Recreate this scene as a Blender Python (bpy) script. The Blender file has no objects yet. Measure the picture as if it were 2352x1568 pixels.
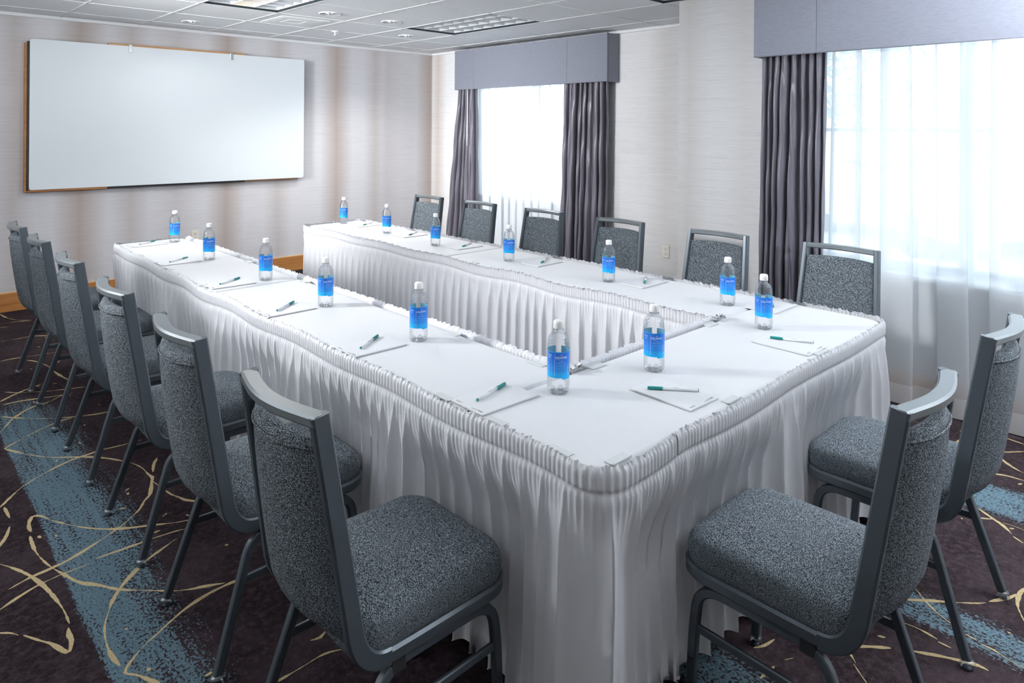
import bpy, math, random
import numpy as np
from mathutils import Vector, Matrix

random.seed(7)
scene = bpy.context.scene
COL = scene.collection
PI = math.pi

# ------------------------------------------------------------------ camera
F_PX, HORIZON = 1580.5, 294.5
YAW, PITCH, ROLL, CAM_H = math.radians(43.512), math.radians(-0.033), math.radians(-0.393), 1.5277
fwd = Vector((math.sin(YAW)*math.cos(PITCH), math.cos(YAW)*math.cos(PITCH), -math.sin(PITCH)))
rgt = Vector((math.cos(YAW), -math.sin(YAW), 0))
dwn = fwd.cross(rgt)
r2 = math.cos(ROLL)*rgt + math.sin(ROLL)*dwn
d2 = -math.sin(ROLL)*rgt + math.cos(ROLL)*dwn
cam_data = bpy.data.cameras.new('camera')
cam = bpy.data.objects.new('camera', cam_data)
COL.objects.link(cam)
cm = Matrix(((r2.x, -d2.x, -fwd.x, 0), (r2.y, -d2.y, -fwd.y, 0), (r2.z, -d2.z, -fwd.z, CAM_H), (0, 0, 0, 1)))
cam.matrix_world = cm
cam_data.sensor_fit = 'HORIZONTAL'
cam_data.sensor_width = 36.0
cam_data.lens = F_PX*36.0/2352.0
cam_data.shift_y = (HORIZON-784.0)/2352.0
cam_data.clip_start = 0.05
cam_data.clip_end = 200
scene.camera = cam

# ------------------------------------------------------------------ world, lights, exposure
world = bpy.data.worlds.new('World')
scene.world = world
world.use_nodes = True
wn = world.node_tree.nodes
wn['Background'].inputs['Color'].default_value = (0.86, 0.95, 1.0, 1)
wn['Background'].inputs['Strength'].default_value = 4.6
scene.view_settings.view_transform = 'Standard'
scene.view_settings.look = 'None'
scene.view_settings.exposure = 0.0
scene.view_settings.gamma = 1.0
scene.view_settings.use_curve_mapping = False
try:
    scene.cycles.use_denoising = True
    scene.cycles.use_adaptive_sampling = True
    scene.cycles.adaptive_threshold = 0.07
    scene.cycles.max_bounces = 8
    scene.cycles.diffuse_bounces = 4
    scene.cycles.glossy_bounces = 3
    scene.cycles.transmission_bounces = 4
    scene.cycles.transparent_max_bounces = 16
    scene.cycles.sample_clamp_indirect = 6
    scene.cycles.caustics_reflective = False
    scene.cycles.caustics_refractive = False
except Exception:
    pass

def area_light(name, loc, rot, sx, sy, power, color=(1, 1, 1), spread=None, portal=False):
    d = bpy.data.lights.new(name, 'AREA')
    d.shape = 'RECTANGLE'
    d.size, d.size_y = sx, sy
    d.energy = power
    d.color = color
    if spread: d.spread = spread
    if portal: d.cycles.is_portal = True
    o = bpy.data.objects.new(name, d)
    o.location = loc
    o.rotation_euler = rot
    COL.objects.link(o)
    return o

# daylight portals in the two window openings
area_light('daylight_portal_far', (5.40, 5.24, 1.49), (0, PI/2, 0), 1.45, 1.75, 1, portal=True)
area_light('daylight_portal_near', (4.49, .70, 1.46), (0, PI/2, 0), 1.5, 2.55, 1, portal=True)
# added fills under the ceiling; photographer's flashes on stands along the left wall; then the room's own lamps
area_light('ceiling_fill_left', (-1.0, 3.2, 1.3), (PI, 0, 0), .8, 1.2, 85, (.90, .95, 1.0))  # made-up fill aimed upward to brighten the ceiling
area_light('ceiling_fill_right', (3.3, -.4, 1.75), (PI, 0, 0), 1.2, .8, 195, (.90, .95, 1.0))  # second added fill, facing up to lift the ceiling by the windows
def flash(name, loc, aim, power, spread, size=.25):
    o = area_light(name, loc, (0, 0, 0), size, size, power, (.95, .975, 1.0), spread)
    o.rotation_euler = (Vector(aim)-o.location).to_track_quat('-Z', 'Y').to_euler()
flash('stand_flash_near', (-.9, 4.4, 2.05), (4.3, .7, .8), 19, 1.0)
flash('stand_flash_far', (-1.0, 4.5, 2.05), (5.2, 5.7, 1.75), 46, .95, 1.0)
flash('board_fill', (-.9, 1.6, 2.1), (1.9, 6.9, 1.95), 4.4, .75)  # extra fill added to brighten the whiteboard
area_light('troffer_lamp', (2.16, 4.74, 2.44), (0, 0, 0), .5, 1.1, 14, (1.0, .98, .95))
for lx, ly, pw in ((2.14, 6.38, 4), (2.777, 5.09, 30), (3.376, 5.10, 60), (4.0, 5.76, 70)):
    d = bpy.data.lights.new('downlight_lamp', 'SPOT'); d.energy = pw; d.spot_size = 2.5; d.spot_blend = .6; d.shadow_soft_size = .05
    o = bpy.data.objects.new('downlight_lamp', d); o.location = (lx, ly, 2.432); COL.objects.link(o)

# ------------------------------------------------------------------ helpers
def obj(name, verts, faces, mat=None, parent=None, smooth=False, mats=None, fmat=None):
    me = bpy.data.meshes.new(name)
    me.from_pydata([tuple(v) for v in verts], [], faces)
    if mats:
        for m in mats: me.materials.append(m)
        if fmat: me.polygons.foreach_set('material_index', fmat)
    elif mat: me.materials.append(mat)
    if smooth: me.polygons.foreach_set('use_smooth', [True]*len(me.polygons))
    me.update()
    o = bpy.data.objects.new(name, me)
    COL.objects.link(o)
    if parent: o.parent = parent
    return o

def empty(name, loc=(0, 0, 0), rz=0):
    o = bpy.data.objects.new(name, None)
    o.empty_display_size = 0.1
    o.location = loc
    o.rotation_euler = (0, 0, rz)
    COL.objects.link(o)
    return o

def tag(o, label, cat, group=None, kind=None):
    o['label'] = label
    o['category'] = cat
    if group: o['group'] = group
    if kind: o['kind'] = kind
    return o

def struct(o):
    o['kind'] = 'structure'
    return o

class MB:
    def __init__(s): s.v = []; s.f = []; s.m = []
    def add(s, v, f, m=0):
        n = len(s.v)
        s.v += [tuple(p) for p in v]
        s.f += [tuple(i+n for i in q) for q in f]
        s.m += [m]*len(f)
    def box(s, x0, x1, y0, y1, z0, z1, m=0):
        v = [(x0, y0, z0), (x1, y0, z0), (x1, y1, z0), (x0, y1, z0), (x0, y0, z1), (x1, y0, z1), (x1, y1, z1), (x0, y1, z1)]
        s.add(v, [(0, 3, 2, 1), (4, 5, 6, 7), (0, 1, 5, 4), (1, 2, 6, 5), (2, 3, 7, 6), (3, 0, 4, 7)], m)
    def bbox(s, x0, x1, y0, y1, z0, z1, b=0.003, m=0):
        # box with chamfered edges
        P = []
        for z, i in ((z0, b), (z0+b, 0), (z1-b, 0), (z1, b)):
            P.append([(x0+i+b, y0+i, z), (x1-i-b, y0+i, z), (x1-i, y0+i+b, z), (x1-i, y1-i-b, z), (x1-i-b, y1-i, z), (x0+i+b, y1-i, z), (x0+i, y1-i-b, z), (x0+i, y0+i+b, z)])
        v = [p for r in P for p in r]
        f = [tuple(range(7, -1, -1)), tuple(range(24, 32))]
        for k in range(3):
            for j in range(8):
                a = k*8+j; c = k*8+(j+1) % 8
                f.append((a, c, c+8, a+8))
        s.add(v, f, m)
    def lathe(s, prof, n=24, c=(0, 0, 0), m=0, cap=True):
        v = []
        for z, r in prof:
            for k in range(n):
                a = 2*PI*k/n
                v.append((c[0]+r*math.cos(a), c[1]+r*math.sin(a), c[2]+z))
        f = []
        for i in range(len(prof)-1):
            for k in range(n):
                a = i*n+k; b = i*n+(k+1) % n
                f.append((a, b, b+n, a+n))
        if cap:
            f.append(tuple(range(n-1, -1, -1)))
            f.append(tuple(range((len(prof)-1)*n, len(prof)*n)))
        s.add(v, f, m)
    def sweep(s, path, w, h, ref, ch=0.22, cap=True, m=0):
        # rectangular tube (w along ref, h across) with chamfered corners
        P = [Vector(p) for p in path]
        c = ch*min(w, h)
        prof = [(w/2, -h/2+c), (w/2, h/2-c), (w/2-c, h/2), (-w/2+c, h/2), (-w/2, h/2-c), (-w/2, -h/2+c), (-w/2+c, -h/2), (w/2-c, -h/2)]
        ref = Vector(ref)
        v = []
        for i, p in enumerate(P):
            a = P[max(0, i-1)]; b = P[min(len(P)-1, i+1)]
            t = (b-a).normalized()
            sd = (ref - t*ref.dot(t)).normalized()
            up = t.cross(sd)
            for x, y in prof: v.append(p+sd*x+up*y)
        n = 8
        f = []
        for i in range(len(P)-1):
            for k in range(n):
                a = i*n+k; b = i*n+(k+1) % n
                f.append((a, b, b+n, a+n))
        if cap:
            f.append(tuple(range(n-1, -1, -1)))
            f.append(tuple(range((len(P)-1)*n, len(P)*n)))
        s.add(v, f, m)
    def tube(s, path, r, n=10, m=0, r_end=None):
        P = [Vector(p) for p in path]
        v = []; f = []
        ref = Vector((0, 0, 1))
        for i, p in enumerate(P):
            a = P[max(0, i-1)]; b = P[min(len(P)-1, i+1)]
            t = (b-a).normalized()
            if abs(t.dot(ref)) > .95: ref = Vector((1, 0, 0))
            sd = (ref-t*ref.dot(t)).normalized(); up = t.cross(sd)
            rr = r if r_end is None else r+(r_end-r)*i/(len(P)-1)
            for k in range(n):
                an = 2*PI*k/n
                v.append(p+sd*rr*math.cos(an)+up*rr*math.sin(an))
        for i in range(len(P)-1):
            for k in range(n):
                a = i*n+k; b = i*n+(k+1) % n
                f.append((a, b, b+n, a+n))
        f.append(tuple(range(n-1, -1, -1))); f.append(tuple(range((len(P)-1)*n, len(P)*n)))
        s.add(v, f, m)
    def build(s, name, mat=None, parent=None, smooth=False, mats=None):
        return obj(name, s.v, s.f, mat, parent, smooth, mats, s.m if mats else None)

def autosmooth(o, ang=0.6):
    # smooth faces but keep edges sharper than `ang` crisp
    me = o.data
    me.polygons.foreach_set('use_smooth', [True]*len(me.polygons))
    ef = {}
    for p in me.polygons:
        for k in p.edge_keys: ef.setdefault(k, []).append(p.normal.copy())
    idx = {tuple(sorted(e.vertices)): e for e in me.edges}
    for k, ns in ef.items():
        if len(ns) == 2 and ns[0].angle(ns[1], 0) > ang: idx[tuple(sorted(k))].use_edge_sharp = True
    return o

def quad_path(p0, p1, p2, n=8):
    p0, p1, p2 = Vector(p0), Vector(p1), Vector(p2)
    return [p0*(1-t)**2+p1*2*t*(1-t)+p2*t*t for t in [i/n for i in range(n+1)]]

def children_of(o): return [c for c in bpy.data.objects if c.parent == o]

def copy_tree(o, parent=None):
    c = o.copy()
    COL.objects.link(c)
    if parent: c.parent = parent
    for ch in children_of(o): copy_tree(ch, c)
    return c

# ------------------------------------------------------------------ materials
def mat(name, color=(.8, .8, .8), rough=.5, metal=0.0, spec=None, sheen=0, **kw):
    m = bpy.data.materials.new(name)
    m.use_nodes = True
    b = m.node_tree.nodes['Principled BSDF']
    b.inputs['Base Color'].default_value = (*color, 1)
    b.inputs['Roughness'].default_value = rough
    b.inputs['Metallic'].default_value = metal
    if spec is not None: b.inputs['Specular IOR Level'].default_value = spec
    if sheen: b.inputs['Sheen Weight'].default_value = sheen
    return m

class NT:
    def __init__(s, m): s.nt = m.node_tree; s.n = s.nt.nodes; s.l = s.nt.links; s.b = s.n.get('Principled BSDF')
    def new(s, t, **kw):
        n = s.n.new(t)
        for k, v in kw.items(): setattr(n, k, v)
        return n
    def link(s, a, b): s.l.new(a, b)
    def math(s, op, a, b=None, c=None, clamp=False):
        n = s.n.new('ShaderNodeMath'); n.operation = op; n.use_clamp = clamp
        for i, x in enumerate((a, b, c)):
            if x is None: continue
            if isinstance(x, (int, float)): n.inputs[i].default_value = x
            else: s.l.new(x, n.inputs[i])
        return n.outputs[0]
    def mapping(s, src, scale=(1, 1, 1), loc=(0, 0, 0), rot=(0, 0, 0)):
        n = s.n.new('ShaderNodeMapping')
        n.inputs['Scale'].default_value = scale; n.inputs['Location'].default_value = loc; n.inputs['Rotation'].default_value = rot
        s.l.new(src, n.inputs['Vector'])
        return n.outputs[0]
    def noise(s, vec, scale=5, detail=2, rough=.5, dim='3D'):
        n = s.n.new('ShaderNodeTexNoise'); n.noise_dimensions = dim
        n.inputs['Scale'].default_value = scale; n.inputs['Detail'].default_value = detail; n.inputs['Roughness'].default_value = rough
        s.l.new(vec, n.inputs['Vector'])
        return n.outputs['Fac']
    def ramp(s, fac, stops, interp='LINEAR'):
        n = s.n.new('ShaderNodeValToRGB'); n.color_ramp.interpolation = interp
        e = n.color_ramp.elements
        while len(e) > 1: e.remove(e[-1])
        e[0].position = stops[0][0]; e[0].color = (*stops[0][1], 1)
        for p, c in stops[1:]:
            x = e.new(p); x.color = (*c, 1)
        s.l.new(fac, n.inputs['Fac'])
        return n.outputs['Color']
    def mix(s, fac, a, b, mode='MIX'):
        n = s.n.new('ShaderNodeMix'); n.data_type = 'RGBA'; n.blend_type = mode
        for sock, x in ((n.inputs[0], fac), (n.inputs[6], a), (n.inputs[7], b)):
            if isinstance(x, (int, float)): sock.default_value = x
            elif isinstance(x, tuple): sock.default_value = (*x, 1)
            else: s.l.new(x, sock)
        return n.outputs[2]
    def bump(s, h, strength=.3, dist=.002):
        n = s.n.new('ShaderNodeBump'); n.inputs['Strength'].default_value = strength; n.inputs['Distance'].default_value = dist
        s.l.new(h, n.inputs['Height']); s.l.new(n.outputs[0], s.b.inputs['Normal'])
    def pos(s): return s.n.new('ShaderNodeNewGeometry').outputs['Position']
    def objco(s): return s.n.new('ShaderNodeTexCoord').outputs['Object']
    def sep(s, v):
        n = s.n.new('ShaderNodeSeparateXYZ'); s.l.new(v, n.inputs[0]); return n.outputs

def wallpaper(name, axis, bands, base=(.68, .67, .69), brown=(.46, .39, .355)):
    m = mat(name, base, .75, spec=.25); t = NT(m)
    p = t.pos(); x, y, z = t.sep(p)
    u = x if axis == 'x' else y
    # fine horizontal grass-cloth streaks
    sc = (2.6, 2.6, 240)
    v1 = t.mapping(p, sc); n1 = t.noise(v1, 1.0, 3, .6)
    v2 = t.mapping(p, (10, 10, 520)); n2 = t.noise(v2, 1.0, 2, .5)
    st = t.ramp(t.math('ADD', t.math('MULTIPLY', n1, .6), t.math('MULTIPLY', n2, .4)), [(.34, (.85, .845, .85)), (.48, (.985, .985, .985)), (.6, (1.03, 1.03, 1.025))])
    fac = None
    wob = t.math('MULTIPLY', t.math('SUBTRACT', t.noise(t.mapping(p, (1.5, 1.5, 1.3)), 1.0, 2), .5), .05)
    uu = t.math('ADD', u, wob)
    for c, w, a in bands:
        d = t.math('ABSOLUTE', t.math('SUBTRACT', uu, c))
        g = t.math('MULTIPLY', t.math('SUBTRACT', 1.0, t.math('DIVIDE', d, w), clamp=True), a)
        sm = g
        fac = sm if fac is None else t.math('MAXIMUM', fac, sm)
    c1 = t.mix(fac, base, brown)
    c2 = t.mix(1.0, c1, st, 'MULTIPLY')
    t.link(c2, t.b.inputs['Base Color'])
    t.bump(n1, .15, .002)
    return m

M = {}
bb = []
for c in (0.15, 1.405, 2.66, 3.88, 5.17): bb.append((c, .20, 1.0))
for c in (0.55, .93, 1.80, 3.2, 4.38): bb.append((c, .16, .55))
for c in (2.19, 4.55): bb.append((c, .2, .35))
M['wall_back'] = wallpaper('grasscloth_back', 'x', bb)
M['wall_right'] = wallpaper('grasscloth_right', 'y', [(6.82, .16, .9), (6.3, .2, .4), (3.5, .2, .3), (2.7, .16, .45), (2.28, .16, .2)], base=(.77, .765, .77), brown=(.58, .52, .47))
M['wall_plain'] = mat('painted_wall', (.66, .64, .62), .8)
M['ceiling'] = mat('ceiling_tile', (.70, .72, .74), .9)
t = NT(M['ceiling']); nz = t.noise(t.pos(), 90, 3); t.link(t.ramp(nz, [(.3, (.82, .84, .855)), (.6, (.88, .895, .91))]), t.b.inputs['Base Color']); t.bump(nz, .2, .002)
M['tbar'] = mat('ceiling_grid', (.82, .83, .84), .5)
M['white_paint'] = mat('white_paint', (.85, .87, .88), .4)
M['vinyl'] = mat('window_vinyl', (.62, .72, .80), .4)

# honey coloured wood
def wood(name, c1, c2, rough=.35):
    m = mat(name, c1, rough); t = NT(m)
    v = t.mapping(t.pos(), (3, 3, 60)); n = t.noise(v, 1.0, 4, .6)
    t.link(t.ramp(n, [(.3, c2), (.65, c1)]), t.b.inputs['Base Color'])
    return m
M['wood'] = wood('honey_wood', (.56, .25, .075), (.42, .165, .045))
M['wood_pale'] = wood('pale_wood', (.60, .34, .16), (.5, .26, .11))
M['groove'] = mat('wood_groove', (.72, .46, .24), .5)
M['black'] = mat('black_trim', (.015, .015, .018), .5)
M['board'] = mat('dry_erase_white', (.80, .85, .88), .22, spec=.45)
M['steel_clip'] = mat('steel_clip', (.62, .66, .66), .35, .8)

# white linen
def linen(name, col, rough=.65):
    m = mat(name, col, rough, spec=.2, sheen=.15); t = NT(m)
    n = t.noise(t.mapping(t.pos(), (3.0, 3.0, 3.0)), 1.0, 3, .55)
    n2 = t.noise(t.pos(), 700, 1)
    h = t.math('ADD', t.math('MULTIPLY', n, 1.0), t.math('MULTIPLY', n2, .02))
    t.bump(h, .25, .02)
    return m
M['cloth'] = linen('white_tablecloth', (.67, .675, .69))
M['skirt'] = mat('white_skirt_satin', (.70, .70, .725), .42, spec=.35, sheen=.2)
t = NT(M['skirt']); n = t.noise(t.mapping(t.pos(), (8, 8, 5)), 1.0, 3, .6); t.bump(n, .2, .012)
M['clip'] = mat('clear_clip', (.70, .72, .72), .15, spec=.6)

# chair
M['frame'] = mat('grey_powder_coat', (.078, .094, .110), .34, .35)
M['rail'] = mat('grey_powder_coat_rail_lit', (.18, .20, .21), .34, .4)  # lighter copy of the frame coat; reflected light painted into the top rail
M['dark_board'] = mat('seat_underside', (.02, .02, .023), .7)
M['rubber'] = mat('stack_bumper', (.02, .025, .04), .5)

def weave(name, lo, mid, hi):
    m = mat(name, mid, .75, spec=.25); t = NT(m)
    co = t.objco()
    n = t.noise(t.mapping(co, (180, 640, 640)), 1.0, 2, .55)
    big = t.noise(t.mapping(co, (60, 240, 240)), 1.0, 2)
    f = t.math('ADD', t.math('MULTIPLY', n, .9), t.math('MULTIPLY', big, .1))
    c = t.ramp(f, [(.40, lo), (.50, mid), (.59, hi)])
    t.link(c, t.b.inputs['Base Color'])
    t.bump(f, .5, .003)
    return m
M['fabric'] = weave('grey_woven_upholstery', (.007, .010, .015), (.060, .074, .090), (.28, .315, .34))

M['drape'] = mat('grey_satin_drape', (.135, .125, .155), .33, spec=.4, sheen=.3)
t = NT(M['drape']); n = t.noise(t.mapping(t.pos(), (20, 20, 3)), 1.0, 3); t.bump(n, .15, .01)
M['valance'] = mat('grey_cornice_fabric', (.36, .36, .42), .7, sheen=.2)
t = NT(M['valance']); n = t.noise(t.mapping(t.pos(), (30, 30, 300)), 1.0, 2); t.link(t.ramp(n, [(.3, (.195, .205, .25)), (.7, (.235, .245, .295))]), t.b.inputs['Base Color'])

def sheer(name, trans=.5):
    m = bpy.data.materials.new(name); m.use_nodes = True; t = NT(m)
    t.n.remove(t.b)
    out = t.n['Material Output']
    tr = t.new('ShaderNodeBsdfTransparent'); tr.inputs[0].default_value = (.95, .98, 1, 1)
    tl = t.new('ShaderNodeBsdfTranslucent'); tl.inputs[0].default_value = (.86, .90, .93, 1)
    df = t.new('ShaderNodeBsdfDiffuse'); df.inputs[0].default_value = (.91, .92, .94, 1)
    z = t.sep(t.pos())[2]
    lines = t.math('SINE', t.math('MULTIPLY', z, 2*PI/0.0085))
    hem = t.math('LESS_THAN', z, .115)
    a = t.math('ADD', 1-trans, t.math('MULTIPLY', lines, .05))
    a = t.math('ADD', a, t.math('MULTIPLY', hem, .33), clamp=True)
    m1 = t.new('ShaderNodeMixShader'); m1.inputs[0].default_value = .62
    t.link(tl.outputs[0], m1.inputs[1]); t.link(df.outputs[0], m1.inputs[2])
    m2 = t.new('ShaderNodeMixShader'); t.link(a, m2.inputs[0])
    t.link(tr.outputs[0], m2.inputs[1]); t.link(m1.outputs[0], m2.inputs[2])
    t.link(m2.outputs[0], out.inputs['Surface'])
    return m
M['sheer'] = sheer('white_sheer', .24)

def pane(name, tint=(.96, .98, 1.0), gloss=.06, rough=.0):
    m = bpy.data.materials.new(name); m.use_nodes = True; t = NT(m)
    t.n.remove(t.b); out = t.n['Material Output']
    tr = t.new('ShaderNodeBsdfTransparent'); tr.inputs[0].default_value = (*tint, 1)
    gl = t.new('ShaderNodeBsdfGlossy'); gl.inputs['Roughness'].default_value = rough
    mx = t.new('ShaderNodeMixShader'); mx.inputs[0].default_value = gloss
    t.link(tr.outputs[0], mx.inputs[1]); t.link(gl.outputs[0], mx.inputs[2]); t.link(mx.outputs[0], out.inputs['Surface'])
    return m
M['glass'] = pane('window_glass')

def plastic_clear(name, edge=(.80, .84, .88)):
    # clear PET with water: mostly see-through, denser and glossier at grazing angles
    m = bpy.data.materials.new(name); m.use_nodes = True; t = NT(m)
    t.n.remove(t.b); out = t.n['Material Output']
    lw = t.new('ShaderNodeLayerWeight'); lw.inputs['Blend'].default_value = .35
    co = t.objco()
    nz = t.noise(t.mapping(co, (35, 35, 120)), 1.0, 2)
    bp = t.new('ShaderNodeBump'); bp.inputs['Strength'].default_value = .4; bp.inputs['Distance'].default_value = .004
    t.link(nz, bp.inputs['Height'])
    t.link(bp.outputs[0], lw.inputs['Normal'])
    c = t.ramp(lw.outputs['Facing'], [(.0, (.99, .99, 1)), (.6, (.98, .985, .99)), (.88, edge), (1, (.6, .65, .7))])
    tr = t.new('ShaderNodeBsdfTransparent'); t.link(c, tr.inputs[0])
    gl = t.new('ShaderNodeBsdfGlossy'); gl.inputs['Roughness'].default_value = .04; t.link(bp.outputs[0], gl.inputs['Normal'])
    rf = t.new('ShaderNodeBsdfRefraction'); rf.inputs['IOR'].default_value = 1.15; rf.inputs['Roughness'].default_value = .0; t.link(bp.outputs[0], rf.inputs['Normal'])
    rf.inputs[0].default_value = (.96, .97, .98, 1)
    m0 = t.new('ShaderNodeMixShader'); m0.inputs[0].default_value = .10
    t.link(tr.outputs[0], m0.inputs[1]); t.link(rf.outputs[0], m0.inputs[2])
    f = t.math('ADD', .05, t.math('MULTIPLY', t.math('POWER', lw.outputs['Fresnel'], 1.0), .42))
    mx = t.new('ShaderNodeMixShader'); t.link(f, mx.inputs[0])
    t.link(m0.outputs[0], mx.inputs[1]); t.link(gl.outputs[0], mx.inputs[2]); t.link(mx.outputs[0], out.inputs['Surface'])
    return m
M['bottle'] = plastic_clear('clear_bottle')
M['glide'] = pane('clear_glide', (.86, .90, .92), .16, .05)
M['label_back'] = mat('label_back', (.16, .46, .62), .5)
M['cap'] = mat('white_cap', (.92, .91, .88), .4)
M['label'] = mat('blue_label', (.02, .2, .7), .3)
t = NT(M['label']); z = t.sep(t.objco())[2]
lf = t.math('DIVIDE', t.math('SUBTRACT', z, .048), .080)
ww = t.math('MULTIPLY', t.math('SINE', t.math('MULTIPLY', z, 900)), .03)
t.link(t.ramp(t.math('ADD', lf, ww), [(0, (.0, .40, .80)), (.22, (.0, .36, .80)), (.26, (.01, .22, .70)), (.40, (.01, .24, .72)), (.62, (.005, .15, .60)), (.93, (.005, .12, .55)), (1, (.02, .3, .7))]), t.b.inputs['Base Color'])
M['label_print'] = mat('label_print', (.80, .86, .92), .4)
M['label_print_pale'] = mat('label_print_pale', (.35, .55, .82), .4)
M['paper'] = mat('notepaper', (.70, .705, .72), .7)
M['paper_edge'] = mat('notepad_board', (.42, .40, .39), .8)
M['ink'] = mat('printed_ink', (.25, .27, .28), .7)
M['pen_white'] = mat('pen_barrel', (.82, .84, .86), .25)
M['pen_teal'] = mat('teal_pen_cap', (.0, .20, .19), .3)
M['ivory'] = mat('ivory_plate', (.80, .77, .68), .4)
M['slot'] = mat('dark_slot', (.04, .035, .03), .6)
M['chrome'] = mat('chrome', (.75, .76, .78), .12, 1.0)
M['louvre'] = mat('louvre_white', (.78, .80, .82), .3, .2)
M['fixture_gap'] = mat('fixture_shadow_gap', (.02, .03, .035), .6)
M['lamp_warm'] = bpy.data.materials.new('warm_lamp_lens'); M['lamp_warm'].use_nodes = True
b = M['lamp_warm'].node_tree.nodes['Principled BSDF']
b.inputs['Base Color'].default_value = (.9, .8, .6, 1); b.inputs['Emission Color'].default_value = (1.0, .74, .38, 1); b.inputs['Emission Strength'].default_value = 1.3

# carpet: plum brown pile with teal-blue dry-brushed bands and speckle
m = mat('patterned_carpet', (.05, .04, .045), .95, spec=.1); M['carpet'] = m; t = NT(m)
p = t.pos(); x, y, z = t.sep(p)
ns = t.noise(p, 150, 2, .6)
base = t.ramp(t.noise(p, 45, 4, .65), [(.3, (.010, .006, .008)), (.5, (.022, .014, .017)), (.7, (.055, .040, .045))])
patch = t.noise(t.mapping(p, (4.5, 3.0, 1)), 1.0, 4, .65)
base = t.mix(t.math('MULTIPLY', t.ramp(patch, [(.46, (0, 0, 0)), (.62, (1, 1, 1))]), .45), base, (.060, .042, .048))
base = t.mix(t.math('MULTIPLY', t.ramp(ns, [(.45, (0, 0, 0)), (.75, (1, 1, 1))]), .25), base, (.085, .065, .07))
stri = t.noise(t.mapping(p, (46, 2.2, 1)), 1.0, 3, .65)
spk = t.noise(t.mapping(p, (130, 85, 1)), 1.0, 2, .6)
cloud = t.noise(t.mapping(p, (3.2, 1.6, 1)), 1.0, 2)
tex = t.math('ADD', t.math('MULTIPLY', t.math('SUBTRACT', stri, .5), .55), t.math('ADD', t.math('MULTIPLY', t.math('SUBTRACT', spk, .5), 1.15), t.math('MULTIPLY', t.math('SUBTRACT', cloud, .5), .45)))
blue = None
for c, hw, soft_l, soft_r, y0, y1, amp in [(.60, .08, .03, .30, 1.9, 4.4, .66), (2.47, .05, .10, .12, .1, 1.0, .62), (3.45, .10, .12, .12, -.2, .95, .66), (1.75, .06, .08, .2, .9, 1.3, .6), (-.75, .12, .05, .3, -1, 7, .66), (4.9, .1, .05, .3, 3, 6, .66)]:
    dx = t.math('SUBTRACT', x, c)
    l = t.math('DIVIDE', t.math('SUBTRACT', t.math('MULTIPLY', dx, -1), hw), soft_l)
    r = t.math('DIVIDE', t.math('SUBTRACT', dx, hw), soft_r)
    d = t.math('MAXIMUM', t.math('MAXIMUM', l, r), 0.0)
    ym = t.math('MAXIMUM', t.math('DIVIDE', t.math('SUBTRACT', y, y1), .8), t.math('MAXIMUM', t.math('DIVIDE', t.math('SUBTRACT', y0, y), .5), 0.0))
    g = t.math('SUBTRACT', amp, t.math('ADD', d, ym))
    blue = g if blue is None else t.math('MAXIMUM', blue, g)
bm = t.math('MULTIPLY', t.math('SUBTRACT', t.math('ADD', t.math('MULTIPLY', blue, .62), tex), .27), 12, clamp=True)
bcol = t.ramp(ns, [(.3, (.065, .108, .135)), (.7, (.14, .21, .25))])
t.link(t.mix(bm, base, bcol), t.b.inputs['Base Color'])
t.bump(t.noise(p, 420, 1), .5, .004)
m = mat('carpet_gold_line', (.46, .36, .20), .95, spec=.1); M['gold'] = m; t = NT(m)
t.link(t.ramp(t.noise(t.pos(), 260, 2), [(.3, (.34, .255, .135)), (.65, (.52, .41, .235))]), t.b.inputs['Base Color'])

# ------------------------------------------------------------------ room shell
XL, XR, XN = -1.6, 5.21, 4.30          # left wall, recessed window wall, nearer window wall
YF, YB, YS = -1.8, 6.945, 2.78         # wall behind the camera, whiteboard wall, step in the window wall
HC = 2.452
T = 0.22

b = MB(); b.box(XL-.2, XR+.2, YF-.2, YB+.2, -.12, 0)
nf = len(b.f)
rs = random.Random(3)
RZ = [.0004]
def ribbon(pts, w):
    RZ[0] += .000018
    # irregular gold line drawn in the pile: tapering strip lying on the carpet
    P = [Vector((x, y, 0)) for x, y in pts]
    Q = []
    for i in range(len(P)-1):
        p0, p1, p2, p3 = P[max(0, i-1)], P[i], P[i+1], P[min(len(P)-1, i+2)]
        n = max(2, int((p2-p1).length/.012))
        for k in range(n):
            u = k/n
            Q.append(.5*((2*p1)+(p2-p0)*u+(2*p0-5*p1+4*p2-p3)*u*u+(3*p1-p0-3*p2+p3)*u**3))
    Q.append(P[-1])
    v = []; ph = rs.uniform(0, 9)
    for i, q in enumerate(Q):
        tt = (Q[min(len(Q)-1, i+1)]-Q[max(0, i-1)])
        if tt.length < 1e-6: tt = Vector((1, 0, 0))
        tt.normalize(); nn = Vector((-tt.y, tt.x, 0))
        e = min(1, .25+min(i, len(Q)-1-i)*.3)
        ww = w*e*(.62+.35*math.sin(i*.16+ph)+.2*math.sin(i*.61+ph*2)+rs.uniform(-.16, .16))
        ww = max(ww, .0012)
        v += [q+nn*ww+Vector((0, 0, RZ[0])), q-nn*ww+Vector((0, 0, RZ[0]))]
    b.add(v, [(2*i, 2*i+1, 2*i+3, 2*i+2) for i in range(len(Q)-1)], 1)
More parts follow.
